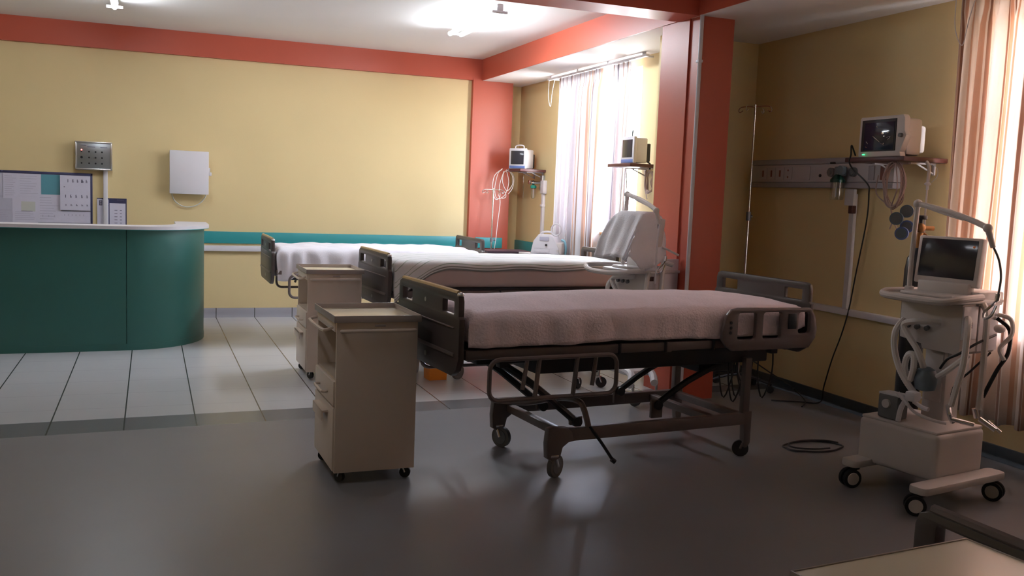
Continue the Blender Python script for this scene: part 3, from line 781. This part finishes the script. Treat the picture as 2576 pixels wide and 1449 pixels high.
    b = MB(); b.tube([(.315, .01, 1.38), (.335, .04, 1.31), (.342, .06, 1.22), (.33, .07, 1.13)] if full else [(.312, .01, 1.38), (.30, .01, 1.25), (.285, .02, 1.15), (.28, .03, .92)], .006 if full else .007, smooth=5); part(t, 'flexible_end', b, 'grey' if full else 'white')
    if not full:
        b = MB(); b.tube([(.15, .16, 1.20), (.26, .17, 1.17), (.33, .20, 1.14)], .009, smooth=3); b.tube([(.24, .14, 1.08), (.27, .20, 1.06)], .018, smooth=0); part(t, 'side_bar', b, 'ivory')
    b = MB(); b.cyl((.33, .07, 1.135), (.325, .07, 1.10), .013); b.tube([(.325, .07, 1.10), (.30, .07, 1.07), (.275, .05, 1.03), (.29, .03, 1.0), (.315, .05, 1.02), (.325, .07, 1.07)], .008, smooth=4); part(t, 'tube_clip', b, 'chrome')
    # hoses
    hs = [[(-.14, -.03, .94), (-.145, -.09, .88), (-.14, -.10, .79), (-.10, -.10, .68), (-.04, -.10, .60), (.03, -.08, .52)],
          [(.08, -.02, .953), (.0, -.08, .95), (-.07, -.10, .935), (-.09, -.10, .91), (-.05, -.10, .855), (.0, -.10, .80), (.026, -.09, .74), (.02, -.05, .69)],
          [(-.055, -.06, .60), (-.07, -.09, .68), (-.05, -.10, .755), (-.015, -.10, .76), (-.01, -.10, .69), (-.03, -.09, .62)]]
    for k, h in enumerate(hs):
        b = MB(); corrugated(b, h, .0175); part(t, 'breathing_hose', b, 'hose')
    for h in ([(.20, .03, .99), (.235, -.02, .93), (.24, -.04, .75), (.215, -.05, .60), (.20, -.05, .52)],
              [(.20, .16, 1.06), (.25, .12, 1.0), (.265, .10, .80), (.265, .10, .62), (.262, .10, .50)]):
        b = MB(); corrugated(b, h, .0175); part(t, 'breathing_hose', b, 'hose')
    if full:
        # humidifier and its bracket
        b = MB(); b.lathe([(.02, .565), (.052, .575), (.06, .61), (.06, .65), (.045, .685), (.018, .70)], (.03, -.04, 0)); hm = part(t, 'humidifier_chamber', b, 'greyblue')
        b = MB(); b.box(-.145, -.20, .40, -.02, -.10, .535, .012); hu = part(t, 'heater_unit', b, 'grey', 'dark square control box on the base')
        part(hu, 'dial', MB().cyl((-.085, -.20, .485), (-.085, -.215, .485), .024), 'ivory')
        part(hu, 'rim', MB().box(-.147, -.195, .528, -.018, -.105, .542, .004), 'alu')
        b = MB(); b.tube([(-.015, -.19, .40), (-.005, -.185, .48), (.03, -.16, .565)], .014, smooth=3); b.box(.01, -.19, .52, .075, -.13, .575, .012); b.tube([(.05, -.16, .52), (.10, -.16, .50), (.14, -.16, .495)], .012, smooth=3)
        b.tube([(.0, -.18, .53), (.06, -.17, .47), (.15, -.14, .44), (.21, -.10, .43)], .009, smooth=4)
        b.tube([(.03, -.18, .5), (-.03, -.19, .555)], .011, smooth=0)
        part(t, 'hose_connector', b, 'white')
        b = MB(); b.tube([(.18, -.05, .52), (.20, -.06, .47), (.21, -.04, .43)], .014, smooth=3); b.cyl((.21, -.06, .45), (.29, .02, .43), .012); b.cyl((.24, .10, .50), (.25, .11, .45), .015); b.cyl((.27, .10, .45), (.34, .14, .40), .014); b.cyl((.30, .13, .44), (.36, .16, .39), .009)
        part(t, 'metal_fitting', b, 'chrome')
        b = MB(); b.tube([(.09, -.01, .70), (.14, -.03, .76), (.20, -.02, .80), (.25, .05, .86), (.26, .2, .9)], .007, smooth=5)
        b.tube([(.10, .10, .45), (.14, .05, .6), (.2, .1, .7), (.24, .2, .8)], .006, smooth=5); b.tube([(.2, .3, .98), (.26, .33, .92), (.28, .3, .8), (.25, .26, .7), (.22, .2, .55)], .011, smooth=5)
        part(t, 'cable', b, 'black')
        b = MB(); b.tube([(.10, -.04, .66), (.16, -.06, .70), (.24, .0, .80)], .016, smooth=3); part(t, 'pale_hose', b, 'hose')
        b = MB(); b.tube([(.20, .30, 1.0), (.26, .33, .98), (.285, .31, .90), (.25, .27, .82), (.28, .27, .76)], .012, smooth=5); b.sph((.25, .25, .93), .03, (1, 1, .8)); part(t, 'sensor_bundle', b, 'hose')
    return t
V1 = (4.01, 3.895); VA = -1.386
ventilator('ivory ventilator at the right with a dark screen, standing beside the curtain', V1, VA, True)
V2o = (3.505, 6.43)
ventilator('ventilator between the beds with its screen hidden under a white towel', V2o, -1.386, False)

# towel over the far ventilator
def towel():
    b = MB(); rows = []
    # outline of the covered screen in local coordinates, top ridge then down the front and the side
    n, m = 40, 34
    for i in range(n+1):
        s = i/n*2-1; r = []
        for j in range(m+1):
            q = j/m*2-1
            hw, hd = .205, .10
            x = s*(.27-.12*max(0, q) if s < 0 else .30+.28*max(0, math.cos((q+.3)*1.5))); y = q*.44; z = 1.458
            dx = max(0, abs(x)-hw*.55); dy = max(0, abs(y)-hd*.5)
            d = max(dx, dy)
            kx = (1 if x > 0 else -1); ky = (1 if y > 0 else -1)
            X = max(-hw*.55, min(hw*.55, x)); Y = max(-hd*.5, min(hd*.5, y))
            X += kx*(min(dx, .06)*.9+max(0, dx-.06)*(.42 if s < 0 else .20)) ; Y += ky*(min(dy, .05)*.9+max(0, dy-.05)*(.50 if y < 0 else .16))
            fall = d-.03*(1-math.exp(-d/.03))
            z -= fall*1.0
            w = noise.noise(Vector((x*6, y*5, 2.)))*.02+.010*math.sin(x*48+z*4)*min(1, d/.15)
            if y < 0: Y -= w
            X += .5*w*kx
            z += .012*math.sin(s*5+1)*(1 if abs(q) > .9 else 0)
            r.append((X-.03, Y+.075, z))
        rows.append(r)
    b.grid(rows, [[(i/n, j/m) for j in range(m+1)] for i in range(n+1)])
    o = b.build('towel', 'towel', None, 80); o.location = (*V2o, 0); o.rotation_euler = (0, 0, -1.386)
    md = o.modifiers.new('cloth thickness', 'SOLIDIFY'); md.thickness = .004; md.offset = 1
    tag(o, 'white towel draped over the screen of the far ventilator', 'towel')
towel()

# ------------------------------------------------------------------ gas cylinder with gauges behind the near ventilator
t = thing('gas_cylinder', 'black gas cylinder with round pressure gauges behind the ivory ventilator', 'gas cylinder', (4.27, 4.28, 0))
part(t, 'tank', MB().lathe([(.06, .0), (.07, .01), (.07, 1.20), (.06, 1.27), (.03, 1.31), (.02, 1.33)], seg=24), 'black')
b = MB(); b.cyl((0, 0, 1.33), (0, 0, 1.42), .018); b.cyl((-.09, .02, 1.45), (.08, -.02, 1.45), .014); b.sph((0, 0, 1.45), .03); b.tube([(.02, 0, 1.42), (.06, -.03, 1.38), (.10, -.05, 1.33)], .01); b.box(.07, -.05, 1.36, .12, -.01, 1.40, .006)
part(t, 'regulator', b, 'copper')
b = MB(); b.cyl((0, 0, 1.45), (0, 0, 1.50), .012); b.lathe([(.03, 1.50), (.036, 1.505), (.036, 1.52), (.03, 1.525)], seg=12); part(t, 'valve_wheel', b, 'dark')
part(t, 'base_ring', MB().lathe([(.075, 0), (.08, .005), (.08, .05), (.072, .055)], seg=24), 'grey_rubber')
for (x, y, z) in ((-.155, .03, 1.50), (-.075, .035, 1.545), (-.10, .0, 1.455), (-.155, -.02, 1.415)):
    b = MB(); d = Vector((-.8, -.6, 0)); c = Vector((x, y, z)); b.cyl(c+d*.0, c+d*.03, .038, seg=24)
    g = part(t, 'gauge', b, 'blueplastic' if z < 1.48 else 'greyblue')
    part(g, 'dial_face', MB().cyl(c+d*.028, c+d*.032, .029, seg=24), 'grey' if z > 1.42 else 'greyblue')

# ------------------------------------------------------------------ wall trunking panel above the nearest bed head
t = thing('bedhead_panel', 'long white service panel with sockets and gas outlets on the dim wall', 'service panel', (4.98, 5.2, 1.70))
b = MB(); b.box(-.075, 0, .045, 0, 1.68, .185, .004); part(t, 'trunking', b, 'panel')
b = MB(); b.box(-.08, 0, .185, 0, 1.68, .232, .012); b.box(-.08, 0, .0, 0, 1.68, .045, .012); part(t, 'edge_strip', b, 'panel2')
for y, w in ((1.51, .10), (1.395, .10), (1.28, .10), (1.175, .10)):
    s_ = part(t, 'socket', MB().box(-.08, y-w/2, .065, -.073, y+w/2, .165, .003), 'panel')
    b = MB()
    if y < 1.2: b.cyl((-.082, y, .14), (-.079, y, .14), .008); b.cyl((-.082, y, .085), (-.079, y, .085), .008)
    else: b.box(-.083, y-.010, .088, -.079, y+.010, .142, .004)
    part(s_, 'socket_hole', b, 'socket')
part(t, 'blank_plate', MB().box(-.08, .90, .06, -.073, 1.10, .17, .003), 'panel')
b = MB(); b.cyl((-.085, .775, .095), (-.078, .775, .095), .012); part(t, 'knob', b, 'black')
for y in (.64, .40):
    s_ = part(t, 'gas_outlet', MB().cyl((-.075, y, .12), (-.10, y, .12), .035, seg=20).cyl((-.1, y, .12), (-.115, y, .12), .02), 'grey')
    part(s_, 'outlet_label', MB().box(-.080, y-.03, .185, -.074, y+.03, .20), 'black')
for y in (.22, .10): part(t, 'switch', MB().box(-.082, y-.03, .06, -.073, y+.03, .165, .004), 'socket' if y < .15 else 'panel2')
t = thing('suction_regulator', 'dark green capped suction bottle hanging from the service panel', 'suction bottle', (4.86, 5.70, 1.74))
b = MB(); b.box(-.02, -.04, .05, .03, .05, .12, .01); b.cyl((-.02, -.05, .09), (-.05, -.05, .09), .035, seg=20); part(t, 'regulator_body', b, 'greyblue')
part(t, 'cap', MB().lathe([(.03, .0), (.055, .0), (.055, .02), (.035, .045), (.02, .06)], (-.02, 0, 0)), 'darkgreen')
part(t, 'bottle', MB().lathe([(.045, -.13), (.05, -.12), (.05, .0), (.046, .0)], (-.02, 0, 0)), 'clear')
part(t, 'dip_tube', MB().cyl((-.02, .01, -.11), (-.02, .01, .0), .005).cyl((-.02, .0, .05), (-.02, .0, .1), .008), 'alu')
b = MB(); b.box(4.945, 5.625, .785, 4.98, 5.675, 1.66, .006); tag(b.build('cable_conduit', 'pvc'), 'white vertical conduit between the service panel and the low trunking', 'conduit')
t = thing('junction_box', 'small white box under the service panel with a brown clip', 'junction box', (4.945, 5.66, 1.57)); part(t, 'cover', MB().box(-.03, -.06, 0, -.001, .04, .125, .006), 'pvc'); part(t, 'clip', MB().box(-.04, -.065, -.06, .0, -.02, .0, .006), 'redwood')

# ------------------------------------------------------------------ wall monitors on shelves
def wall_shelf(label, x0, y0, x1, y1, z):
    t = thing('wall_shelf', label, 'shelf', (x1, (y0+y1)/2, z), 0, 'monitor shelves')
    h = (y1-y0)/2; part(t, 'board', MB().box(x0-x1, -h, -.032, 0, h, 0, .006), 'redwood')
    for s in (-.6, .6):
        b = MB(); b.box(-.012, s*h-.012, -.11, 0, s*h+.012, -.03, .002); b.box(-.22, s*h-.012, -.042, 0, s*h+.012, -.03, .002); b.tube([(-.16, s*h, -.038), (-.01, s*h, -.10)], .006, smooth=0); part(t, 'bracket', b, 'panel')
    return t
def monitor(label, loc, rz, w, h, d, style):
    """front faces local -y"""
    t = thing('patient_monitor', label, 'monitor', loc, rz, 'bedside patient monitors')
    hw = w/2
    if style == 'crt':
        b = MB()
        o = [(-hw, .012), (-hw+.012, 0), (hw-.02, 0), (hw-.03, .03), (hw+.0, .10), (hw+.018, h*.5), (hw+.0, h*.62), (hw-.005, h-.02), (hw-.02, h), (-hw+.01, h), (-hw, h-.012)]
        b.plate(o, .05, XZ(.025), (), .008); part(t, 'front_bezel', b, 'ivory')
        b = MB(); b.box(-hw+.03, .045, .01, hw-.015, .17, h-.02, .02); b.box(-hw+.06, .12, .03, hw-.05, d, h-.06, .02); part(t, 'casing', b, 'ivory')
        part(t, 'screen_frame', MB().box(-hw+.028, -.006, .038, hw-.072, .01, h-.022, .004), 'black')
        s_ = part(t, 'display', MB().box(-hw+.058, -.010, .045, hw-.082, -.005, h-.042, .004), 'screen_b')
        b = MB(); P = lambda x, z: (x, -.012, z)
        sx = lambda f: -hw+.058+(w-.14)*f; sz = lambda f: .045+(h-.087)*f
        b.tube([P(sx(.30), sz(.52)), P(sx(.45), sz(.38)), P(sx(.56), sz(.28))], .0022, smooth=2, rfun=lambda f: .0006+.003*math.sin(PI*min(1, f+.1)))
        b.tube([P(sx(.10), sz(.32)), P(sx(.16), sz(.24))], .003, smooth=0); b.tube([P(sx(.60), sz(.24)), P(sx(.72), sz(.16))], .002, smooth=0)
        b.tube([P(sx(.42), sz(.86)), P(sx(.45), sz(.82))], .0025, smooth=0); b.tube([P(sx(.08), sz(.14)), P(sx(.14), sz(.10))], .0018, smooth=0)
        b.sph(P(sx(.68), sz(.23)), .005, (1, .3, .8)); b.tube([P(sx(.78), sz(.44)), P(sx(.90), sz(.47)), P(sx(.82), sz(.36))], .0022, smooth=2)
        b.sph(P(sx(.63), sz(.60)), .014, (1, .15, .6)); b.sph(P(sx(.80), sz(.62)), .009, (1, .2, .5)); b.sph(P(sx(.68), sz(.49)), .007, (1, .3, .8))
        part(s_, 'painted_reflections', b, 'steel2', 'room reflections painted on the screen as bright marks')  # bright shapes stand in for lamps and windows mirrored in the glass
        b = MB()
        for k in range(3): b.tube([P(-hw+.055+k*.008, .014), P(-hw+.057+k*.008, .020), P(-hw+.062+k*.008, .019), P(-hw+.062+k*.008, .013)], .0013, smooth=2)
        part(t, 'indicator_light', b, 'greenled', 'green glowing indicator')
        part(t, 'knob', MB().cyl((hw-.02, -.002, h*.5), (hw-.02, -.022, h*.5), .014, seg=20), 'grey')
    else:
        b = MB(); b.box(-hw, 0, 0, hw, .035, h, .010); part(t, 'front_bezel', b, 'white')
        b = MB(); b.box(-hw+.008, .03, .006, hw-.008, d, h-.012, .014); part(t, 'casing', b, 'white')
        part(t, 'display', MB().box(-hw+.03, -.004, .055, hw-.03, .008, h-.03, .003), 'screen')
        part(t, 'control_strip', MB().box(-hw+.012, -.003, .006, hw-.012, .006, .038, .003), 'blueplastic')
        if style == 'handle': part(t, 'handle', MB().tube([(-.06, .05, h-.01), (-.055, .05, h+.03), (0, .05, h+.04), (.055, .05, h+.03), (.06, .05, h-.01)], .008, smooth=4), 'white')
        else: part(t, 'antenna', MB().cyl((.03, .03, h-.01), (.035, .03, h+.06), .006), 'black')
        b = MB(); b.box(hw*.3, d-.01, .02, hw*.9, d+.035, h*.75, .008); b.tube([(hw*.5, d, .04), (hw*.7, d+.05, .0), (hw*.7, d+.05, -.05)], .008); part(t, 'rear_connector', b, 'black')
    return t
wall_shelf('red wood shelf under the near wall monitor', 4.60, 4.80, 4.98, 5.36, 1.905)
monitor('large ivory patient monitor on its shelf above the service panel', (4.63, 5.055, 1.906), -PI/2, .42, .275, .24, 'crt')
wall_shelf('red wood shelf against the bright window, half behind the pillar', 4.12, 7.66, 4.5, 8.12, 1.885)
monitor('white patient monitor against the bright window beside the pillar', (4.16, 7.80, 1.886), -PI/2, .25, .25, .15, 'antenna')
wall_shelf('red wood corner shelf below the handled monitor', 4.16, 10.5, 4.5, 10.95, 1.87)
monitor('small white patient monitor with a carrying handle in the far corner', (4.195, 10.70, 1.871), -.93, .245, .25, .20, 'handle')

def coils(name, label, mt, r, loops, parentmat=None):
    b = MB()
    for L_ in loops: b.tube(L_, r, smooth=6, seg=6)
    return tag(b.build(name, mt), label, 'cable')
rc = random.Random(5)
def loop(cx, cy, z, rx, rz, n, j):
    out = []
    for k in range(n):
        a = rc.uniform(-.6, .6)
        P = []
        for q in range(9):
            th = 2*PI*q/8+PI/2
            P.append((cx+rc.uniform(-j, j), cy+rx*(1+a*.15)*math.cos(th)+rc.uniform(-j, j)*.5, z+rz*(1+a*.15)*math.sin(th)+rc.uniform(-j, j)*.5))
        out.append(P)
    return out
ls = loop(4.66, 4.93, 1.72, .085, .155, 9, .02)
ls += [[(4.62, 4.95, 1.86), (4.64, 5.02, 1.75), (4.66, 4.98, 1.62), (4.66, 4.92, 1.50), (4.65, 4.93, 1.42)], [(4.63, 4.90, 1.86), (4.63, 4.87, 1.7), (4.65, 4.93, 1.55), (4.66, 4.86, 1.40)], [(4.63, 5.05, 1.78), (4.65, 5.08, 1.66), (4.68, 4.99, 1.58)]]
coils('sensor_cable', 'tangle of pinkish sensor cables hanging under the near wall monitor', 'pinkcable', .0045, ls)
coils('sensor_cable', 'pale cream cable coils hanging left of the handled monitor in the corner', 'cream_cable', .0045,
      [[(4.06, 10.86-.0, 1.86), (4.02, 10.9, 1.80), (3.98, 10.88, 1.62), (4.02, 10.9, 1.50), (4.12, 10.9, 1.54), (4.17, 10.9, 1.70), (4.13, 10.9, 1.86)],
       [(4.08, 10.9, 1.87), (3.98, 10.9, 1.78), (3.95, 10.88, 1.62), (4.0, 10.9, 1.49), (4.06, 10.9, 1.52), (4.05, 10.9, 1.66), (4.10, 10.9, 1.84)],
       [(4.13, 10.88, 1.86), (4.21, 10.9, 1.80), (4.22, 10.9, 1.68), (4.15, 10.9, 1.60), (4.09, 10.9, 1.70), (4.10, 10.9, 1.82), (4.15, 10.9, 1.85)],
       [(4.15, 10.88, 1.87), (4.235, 10.9, 1.78), (4.225, 10.9, 1.64), (4.17, 10.9, 1.56)],
       [(4.03, 10.88, 1.55), (4.05, 10.86, 1.45), (4.02, 10.84, 1.2), (3.99, 10.8, 1.0), (3.97, 10.8, .85)],
       [(4.08, 10.88, 1.5), (4.13, 10.88, 1.52), (4.12, 10.88, 1.58), (4.08, 10.88, 1.57)]])
coils('sensor_cable', 'dark cable tangle under the monitor beside the pillar', 'pinkcable', .005,
      loop(4.33, 7.66, 1.72, .05, .10, 5, .02)+[[(4.3, 7.68, 1.82), (4.32, 7.72, 1.68), (4.3, 7.63, 1.56)], [(4.25, 7.98, 1.85), (4.27, 7.97, 1.6), (4.26, 7.96, 1.35)]])
b = MB(); b.tube([(4.64, 5.30, 1.92), (4.60, 5.30, 1.99), (4.60, 5.30, 1.93), (4.62, 5.32, 1.85), (4.80, 5.34, 1.73), (4.93, 5.46, 1.66), (4.945, 5.48, 1.45), (4.945, 5.55, 1.05), (4.935, 5.58, .80), (4.90, 5.60, .60), (4.93, 5.72, .38), (4.93, 5.79, .15), (4.92, 5.81, .02), (4.80, 5.9, .008), (4.6, 6.0, .008)], .0055, smooth=7)
tag(b.build('power_cord', 'black'), 'thin black cord running down the wall from the near monitor to the floor', 'cord')
b = MB(); b.tube([(3.9, 5.45, .50), (4.3, 5.6, .30), (4.75, 5.95, .12), (4.9, 6.1, .06), (4.85, 5.9, .012), (4.7, 5.75, .008)], .005, smooth=6)
tag(b.build('power_cord', 'black'), 'black cord drooping from the bed head to the wall foot', 'cord')
b = MB(); P = [(4.0+.21*math.cos(2*PI*k/14)+.01*math.sin(k*3), 4.76+.12*math.sin(2*PI*k/14), .007) for k in range(14)]
b.tube(P, .0055, closed=True); P = [(4.02+.19*math.cos(2*PI*k/14), 4.77+.10*math.sin(2*PI*k/14), .015+.0) for k in range(12)]; b.tube(P, .0055)
tag(b.build('coiled_hose', 'dark'), 'dark hose coiled flat on the vinyl floor beside the ventilator', 'hose')
# hook and bottle right of the monitor
t = thing('wall_bracket_hose', 'white angled bracket with a hanging thin tube right of the near monitor', 'bracket', (4.93, 4.80, 1.86))
part(t, 'arm', MB().tube([(.04, .10, .02), (-.08, .08, .03), (-.13, .01, .02), (-.13, -.02, -.02), (-.13, -.02, -.10)], .011, smooth=3), 'hose')
part(t, 'connector', MB().sph((-.13, -.02, -.13), .022, (1, 1, .6)).cyl((-.13, -.02, -.10), (-.13, -.02, -.17), .010), 'white')
part(t, 'hanging_tube', MB().tube([(-.13, -.02, -.15), (-.13, -.02, -.30), (-.12, -.02, -.55)], .006), 'white')
part(t, 'thin_loop', MB().tube([(-.12, -.03, .0), (-.12, -.08, -.03), (-.12, -.085, -.08), (-.12, -.04, -.12)], .002), 'white')

# ------------------------------------------------------------------ far corner outlet, flowmeter, conduit
t = thing('flowmeter', 'green capped flowmeter bottle on a steel wall outlet in the far corner', 'flowmeter', (4.44, 10.72, 1.6))
part(t, 'outlet_plate', MB().box(.02, -.20, .02, .06, -.13, .20, .004), 'steel')
b = MB(); b.cyl((.03, -.16, .11), (-.03, -.08, .11), .016); b.sph((-.02, -.02, .11), .028); b.cyl((-.02, -.02, .11), (-.01, .10, .12), .012); b.box(-.03, .08, .09, .01, .13, .14, .004); part(t, 'valve', b, 'chrome')
part(t, 'cap', MB().lathe([(.03, .04), (.038, .045), (.038, .07), (.03, .08)], (-.02, -.03, 0)), 'greencap')
part(t, 'bottle', MB().lathe([(.012, -.09), (.028, -.07), (.032, .04), (.026, .045)], (-.02, -.03, 0)), 'clear')
part(t, 'dip_tube', MB().cyl((-.02, -.03, -.08), (-.02, -.03, .05), .004), 'white')
b = MB(); b.tube([(4.42, 10.90, 1.835), (4.40, 10.98, 1.80), (4.40, 10.98, 1.7), (4.40, 10.97, 1.52)], .006); tag(b.build('suction_tube', 'clear'), 'thin clear tube hanging under the corner shelf', 'tube')
t = thing('junction_box', 'small white box beside the steel outlet in the far corner', 'junction box', (4.48, 10.52, 1.58)); part(t, 'cover', MB().box(-.03, -.07, 0, .02, .03, .16, .006), 'pvc')
b = MB(); b.box(4.465, 10.49, .83, 4.5, 10.54, 1.58, .005); b.box(4.455, 10.485, 1.42, 4.5, 10.545, 1.45, .004); tag(b.build('cable_conduit', 'pvc'), 'white vertical conduit below the flowmeter in the far corner', 'conduit')

# ------------------------------------------------------------------ drip stands
def drip_stand(label, loc, h, a0=.3, base_r=.27, hook=.13, m='chrome'):
    t = thing('drip_stand', label, 'drip stand', (*loc, 0), a0, 'tall metal drip stands')
    b = MB(); b.cyl((0, 0, .10), (0, 0, h*.62), .0125); b.cyl((0, 0, h*.6), (0, 0, h), .0085); part(t, 'pole', b, m)
    part(t, 'collar', MB().cyl((0, 0, h*.60), (0, 0, h*.63), .019).cyl((0, 0, h*.615), (.045, 0, h*.615), .006).sph((.045, 0, h*.615), .013), 'grey')
    b = MB()
    for s in (-1, 1):
        b.tube([(0, 0, h-.02), (s*hook*.5, 0, h-.015), (s*hook, 0, h-.02), (s*(hook+.02), 0, h-.045), (s*(hook+.005), 0, h-.06), (s*(hook-.02), 0, h-.045)], .0045, smooth=5)
        b.tube([(0, 0, h-.02), (0, s*hook*.5, h-.015), (0, s*hook, h-.02), (0, s*(hook+.02), h-.045), (0, s*(hook+.005), h-.06), (0, s*(hook-.02), h-.045)], .0045, smooth=5)
    part(t, 'hooks', b, m)
    for k in range(5):
        a = 2*PI*k/5; p = (base_r*math.cos(a), base_r*math.sin(a))
        lg = part(t, 'leg', MB().tube([(0, 0, .13), (p[0]*.4, p[1]*.4, .12), (p[0], p[1], .075)], .013, smooth=3), 'dark')
        b = MB(); q = Vector((-math.sin(a), math.cos(a), 0)); c = Vector((p[0], p[1], .03)); b.cyl(c-q*.014, c+q*.014, .03, seg=18); b.cyl(c, c+Vector((0, 0, .05)), .008); part(lg, 'wheel', b, 'rubber')
    return t
drip_stand('tall thin drip stand in front of the near service panel', (4.60, 6.46), 2.36, .45)
drip_stand('shorter drip stand before the red far column', (3.86, 10.60), 1.62, .2)

# ------------------------------------------------------------------ far corner furniture
t = thing('overbed_table', 'dark topped table seen behind the striped coverlet', 'table', (3.86, 10.15, 0))
part(t, 'table_top', MB().box(-.27, -.20, .875, .27, .17, .905, .006), 'darkwood')
part(t, 'frame', MB().box(.18, -.03, .06, .22, .03, .875, .004).box(-.22, -.03, .045, .22, .03, .075, .004).box(.17, -.18, .045, .23, .18, .075, .004).box(-.25, -.18, .045, -.19, .18, .075, .004), 'alu')
for x, y in ((.20, -.16), (.20, .16), (-.22, -.16), (-.22, .16)): caster(t, x, y, .02, .05, 'rubber', 'chrome', 0, .016)
t = thing('instrument_trolley', 'small white trolley holding the suction machine by the far window', 'trolley', (4.07, 9.5, 0))
part(t, 'top_shelf', MB().box(-.2, -.22, .89, .2, .22, .915, .006), 'white'); part(t, 'lower_shelf', MB().box(-.19, -.21, .25, .19, .21, .27, .004), 'white')
for sx in (-1, 1):
    for sy in (-1, 1):
        part(t, 'leg', MB().cyl((sx*.18, sy*.2, .06), (sx*.18, sy*.2, .90), .011), 'chrome'); caster(t, sx*.18, sy*.2, .03, .08, 'rubber', 'chrome', 0, .018)
t = thing('suction_machine', 'white portable suction machine with ring hose before the striped curtain', 'suction machine', (4.11, 9.46, .916), -.75)
o = [(-.17, 0), (.17, 0), (.165, .07), (.10, .19), (.05, .215), (-.08, .215), (-.14, .14)]
part(t, 'casing', MB().plate(o, .20, XZ(.0), (), .02), 'white')
b = MB(); b.box(-.06, -.106, .145, .05, -.098, .19, .004); part(t, 'display', b, 'paper2')
b = MB(); b.cyl((.02, -.10, .10), (.02, -.112, .10), .012); part(t, 'knob', b, 'black')
b = MB(); b.box(-.13, -.104, .06, .10, -.098, .065); b.box(-.12, -.112, .02, .06, -.10, .055, .004); part(t, 'control_panel', b, 'pvc')
b = MB(); b.box(.10, -.09, .0, .20, .06, .13, .02); b.cyl((.15, -.09, .04), (.15, -.10, .04), .014); part(t, 'side_jar', b, 'ivory')
part(t, 'handle', MB().tube([(-.10, 0, .19), (-.06, 0, .235), (.03, 0, .24), (.08, 0, .20)], .012), 'white')
part(t, 'ring_hose', MB().tube([(.10+.055*math.cos(2*PI*k/10), -.02, .27+.065*math.sin(2*PI*k/10)) for k in range(10)], .009, closed=True), 'white')
part(t, 'blue_hose', MB().tube([(.16, 0, .16), (.20, 0, .14), (.215, .0, .07), (.21, 0, .0)], .013), 'lightblue')

# ------------------------------------------------------------------ bins under the middle bed
t = thing('waste_bin', 'orange plastic bin on the tiles under the middle bed', 'bin', (2.215, 7.33, 0), .05)
part(t, 'body', MB().plate([(-.075, 0), (.075, 0), (.085, .22), (-.085, .22)], .16, XZ(0), (), .01), 'orange'); part(t, 'lid', MB().box(-.09, -.085, .215, .09, .085, .235, .008), 'orange')
t = thing('waste_bin', 'pale translucent bin behind the nearest locker under the middle bed', 'bin', (2.07, 7.66, 0))
part(t, 'body', MB().lathe([(.085, 0), (.09, .01), (.115, .28), (.12, .285)], seg=24), 'binwhite'); part(t, 'rim', MB().lathe([(.12, .28), (.125, .285), (.125, .30), (.12, .305)], seg=24), 'white')

# ------------------------------------------------------------------ light and camera
w = bpy.data.worlds.new('world'); sc.world = w; w.use_nodes = True
nt = w.node_tree; bg = nt.nodes['Background']
sky = nt.nodes.new('ShaderNodeTexSky'); sky.sky_type = 'NISHITA'; sky.sun_disc = False; sky.sun_elevation = math.radians(40); sky.sun_rotation = math.radians(200)
mx = nt.nodes.new('ShaderNodeMix'); mx.data_type = 'RGBA'; mx.inputs['Factor'].default_value = .82
nt.links.new(sky.outputs[0], mx.inputs['A']); mx.inputs['B'].default_value = (1.0, .97, .98, 1)
nt.links.new(mx.outputs['Result'], bg.inputs['Color']); bg.inputs['Strength'].default_value = WORLD if 'WORLD' in globals() else 19.
def portal(x, y0, y1, z0, z1):
    l = bpy.data.lights.new('window_portal', 'AREA'); l.shape = 'RECTANGLE'; l.size = z1-z0; l.size_y = y1-y0; l.cycles.is_portal = True
    o = bpy.data.objects.new('window_portal', l); COL.objects.link(o); o.location = (x, (y0+y1)/2, (z0+z1)/2); o.rotation_euler = (0, PI/2, 0)
portal(4.72, 8.2, 10.12, 1.2, 2.86); portal(5.2, 2.9, 4.5, .8, 2.8)

yaw, pitch, roll = .373389581, -.0998767658, .0393896106
f = Vector((math.sin(yaw)*math.cos(pitch), math.cos(yaw)*math.cos(pitch), math.sin(pitch)))
r0 = Vector((math.cos(yaw), -math.sin(yaw), 0)); u0 = r0.cross(f)
r = math.cos(roll)*r0+math.sin(roll)*u0; u = -math.sin(roll)*r0+math.cos(roll)*u0
cam = bpy.data.cameras.new('camera'); cam.sensor_width = 36; cam.lens = 36*2335.595/2576; cam.clip_start = .05; cam.clip_end = 200
co = bpy.data.objects.new('camera', cam); COL.objects.link(co)
mw = Matrix.Identity(4)
for i in range(3): mw[i][0] = r[i]; mw[i][1] = u[i]; mw[i][2] = -f[i]
mw[0][3], mw[1][3], mw[2][3] = 0, 0, 1.55
co.matrix_world = mw; sc.camera = co
vs = sc.view_settings; vs.view_transform = 'Standard'; vs.look = 'None'; vs.gamma = 1; vs.use_curve_mapping = False
vs.exposure = .74
sc.cycles.max_bounces = 10; sc.cycles.diffuse_bounces = 6; sc.cycles.transparent_max_bounces = 12; sc.cycles.sample_clamp_indirect = 6
sc.cycles.use_denoising = True
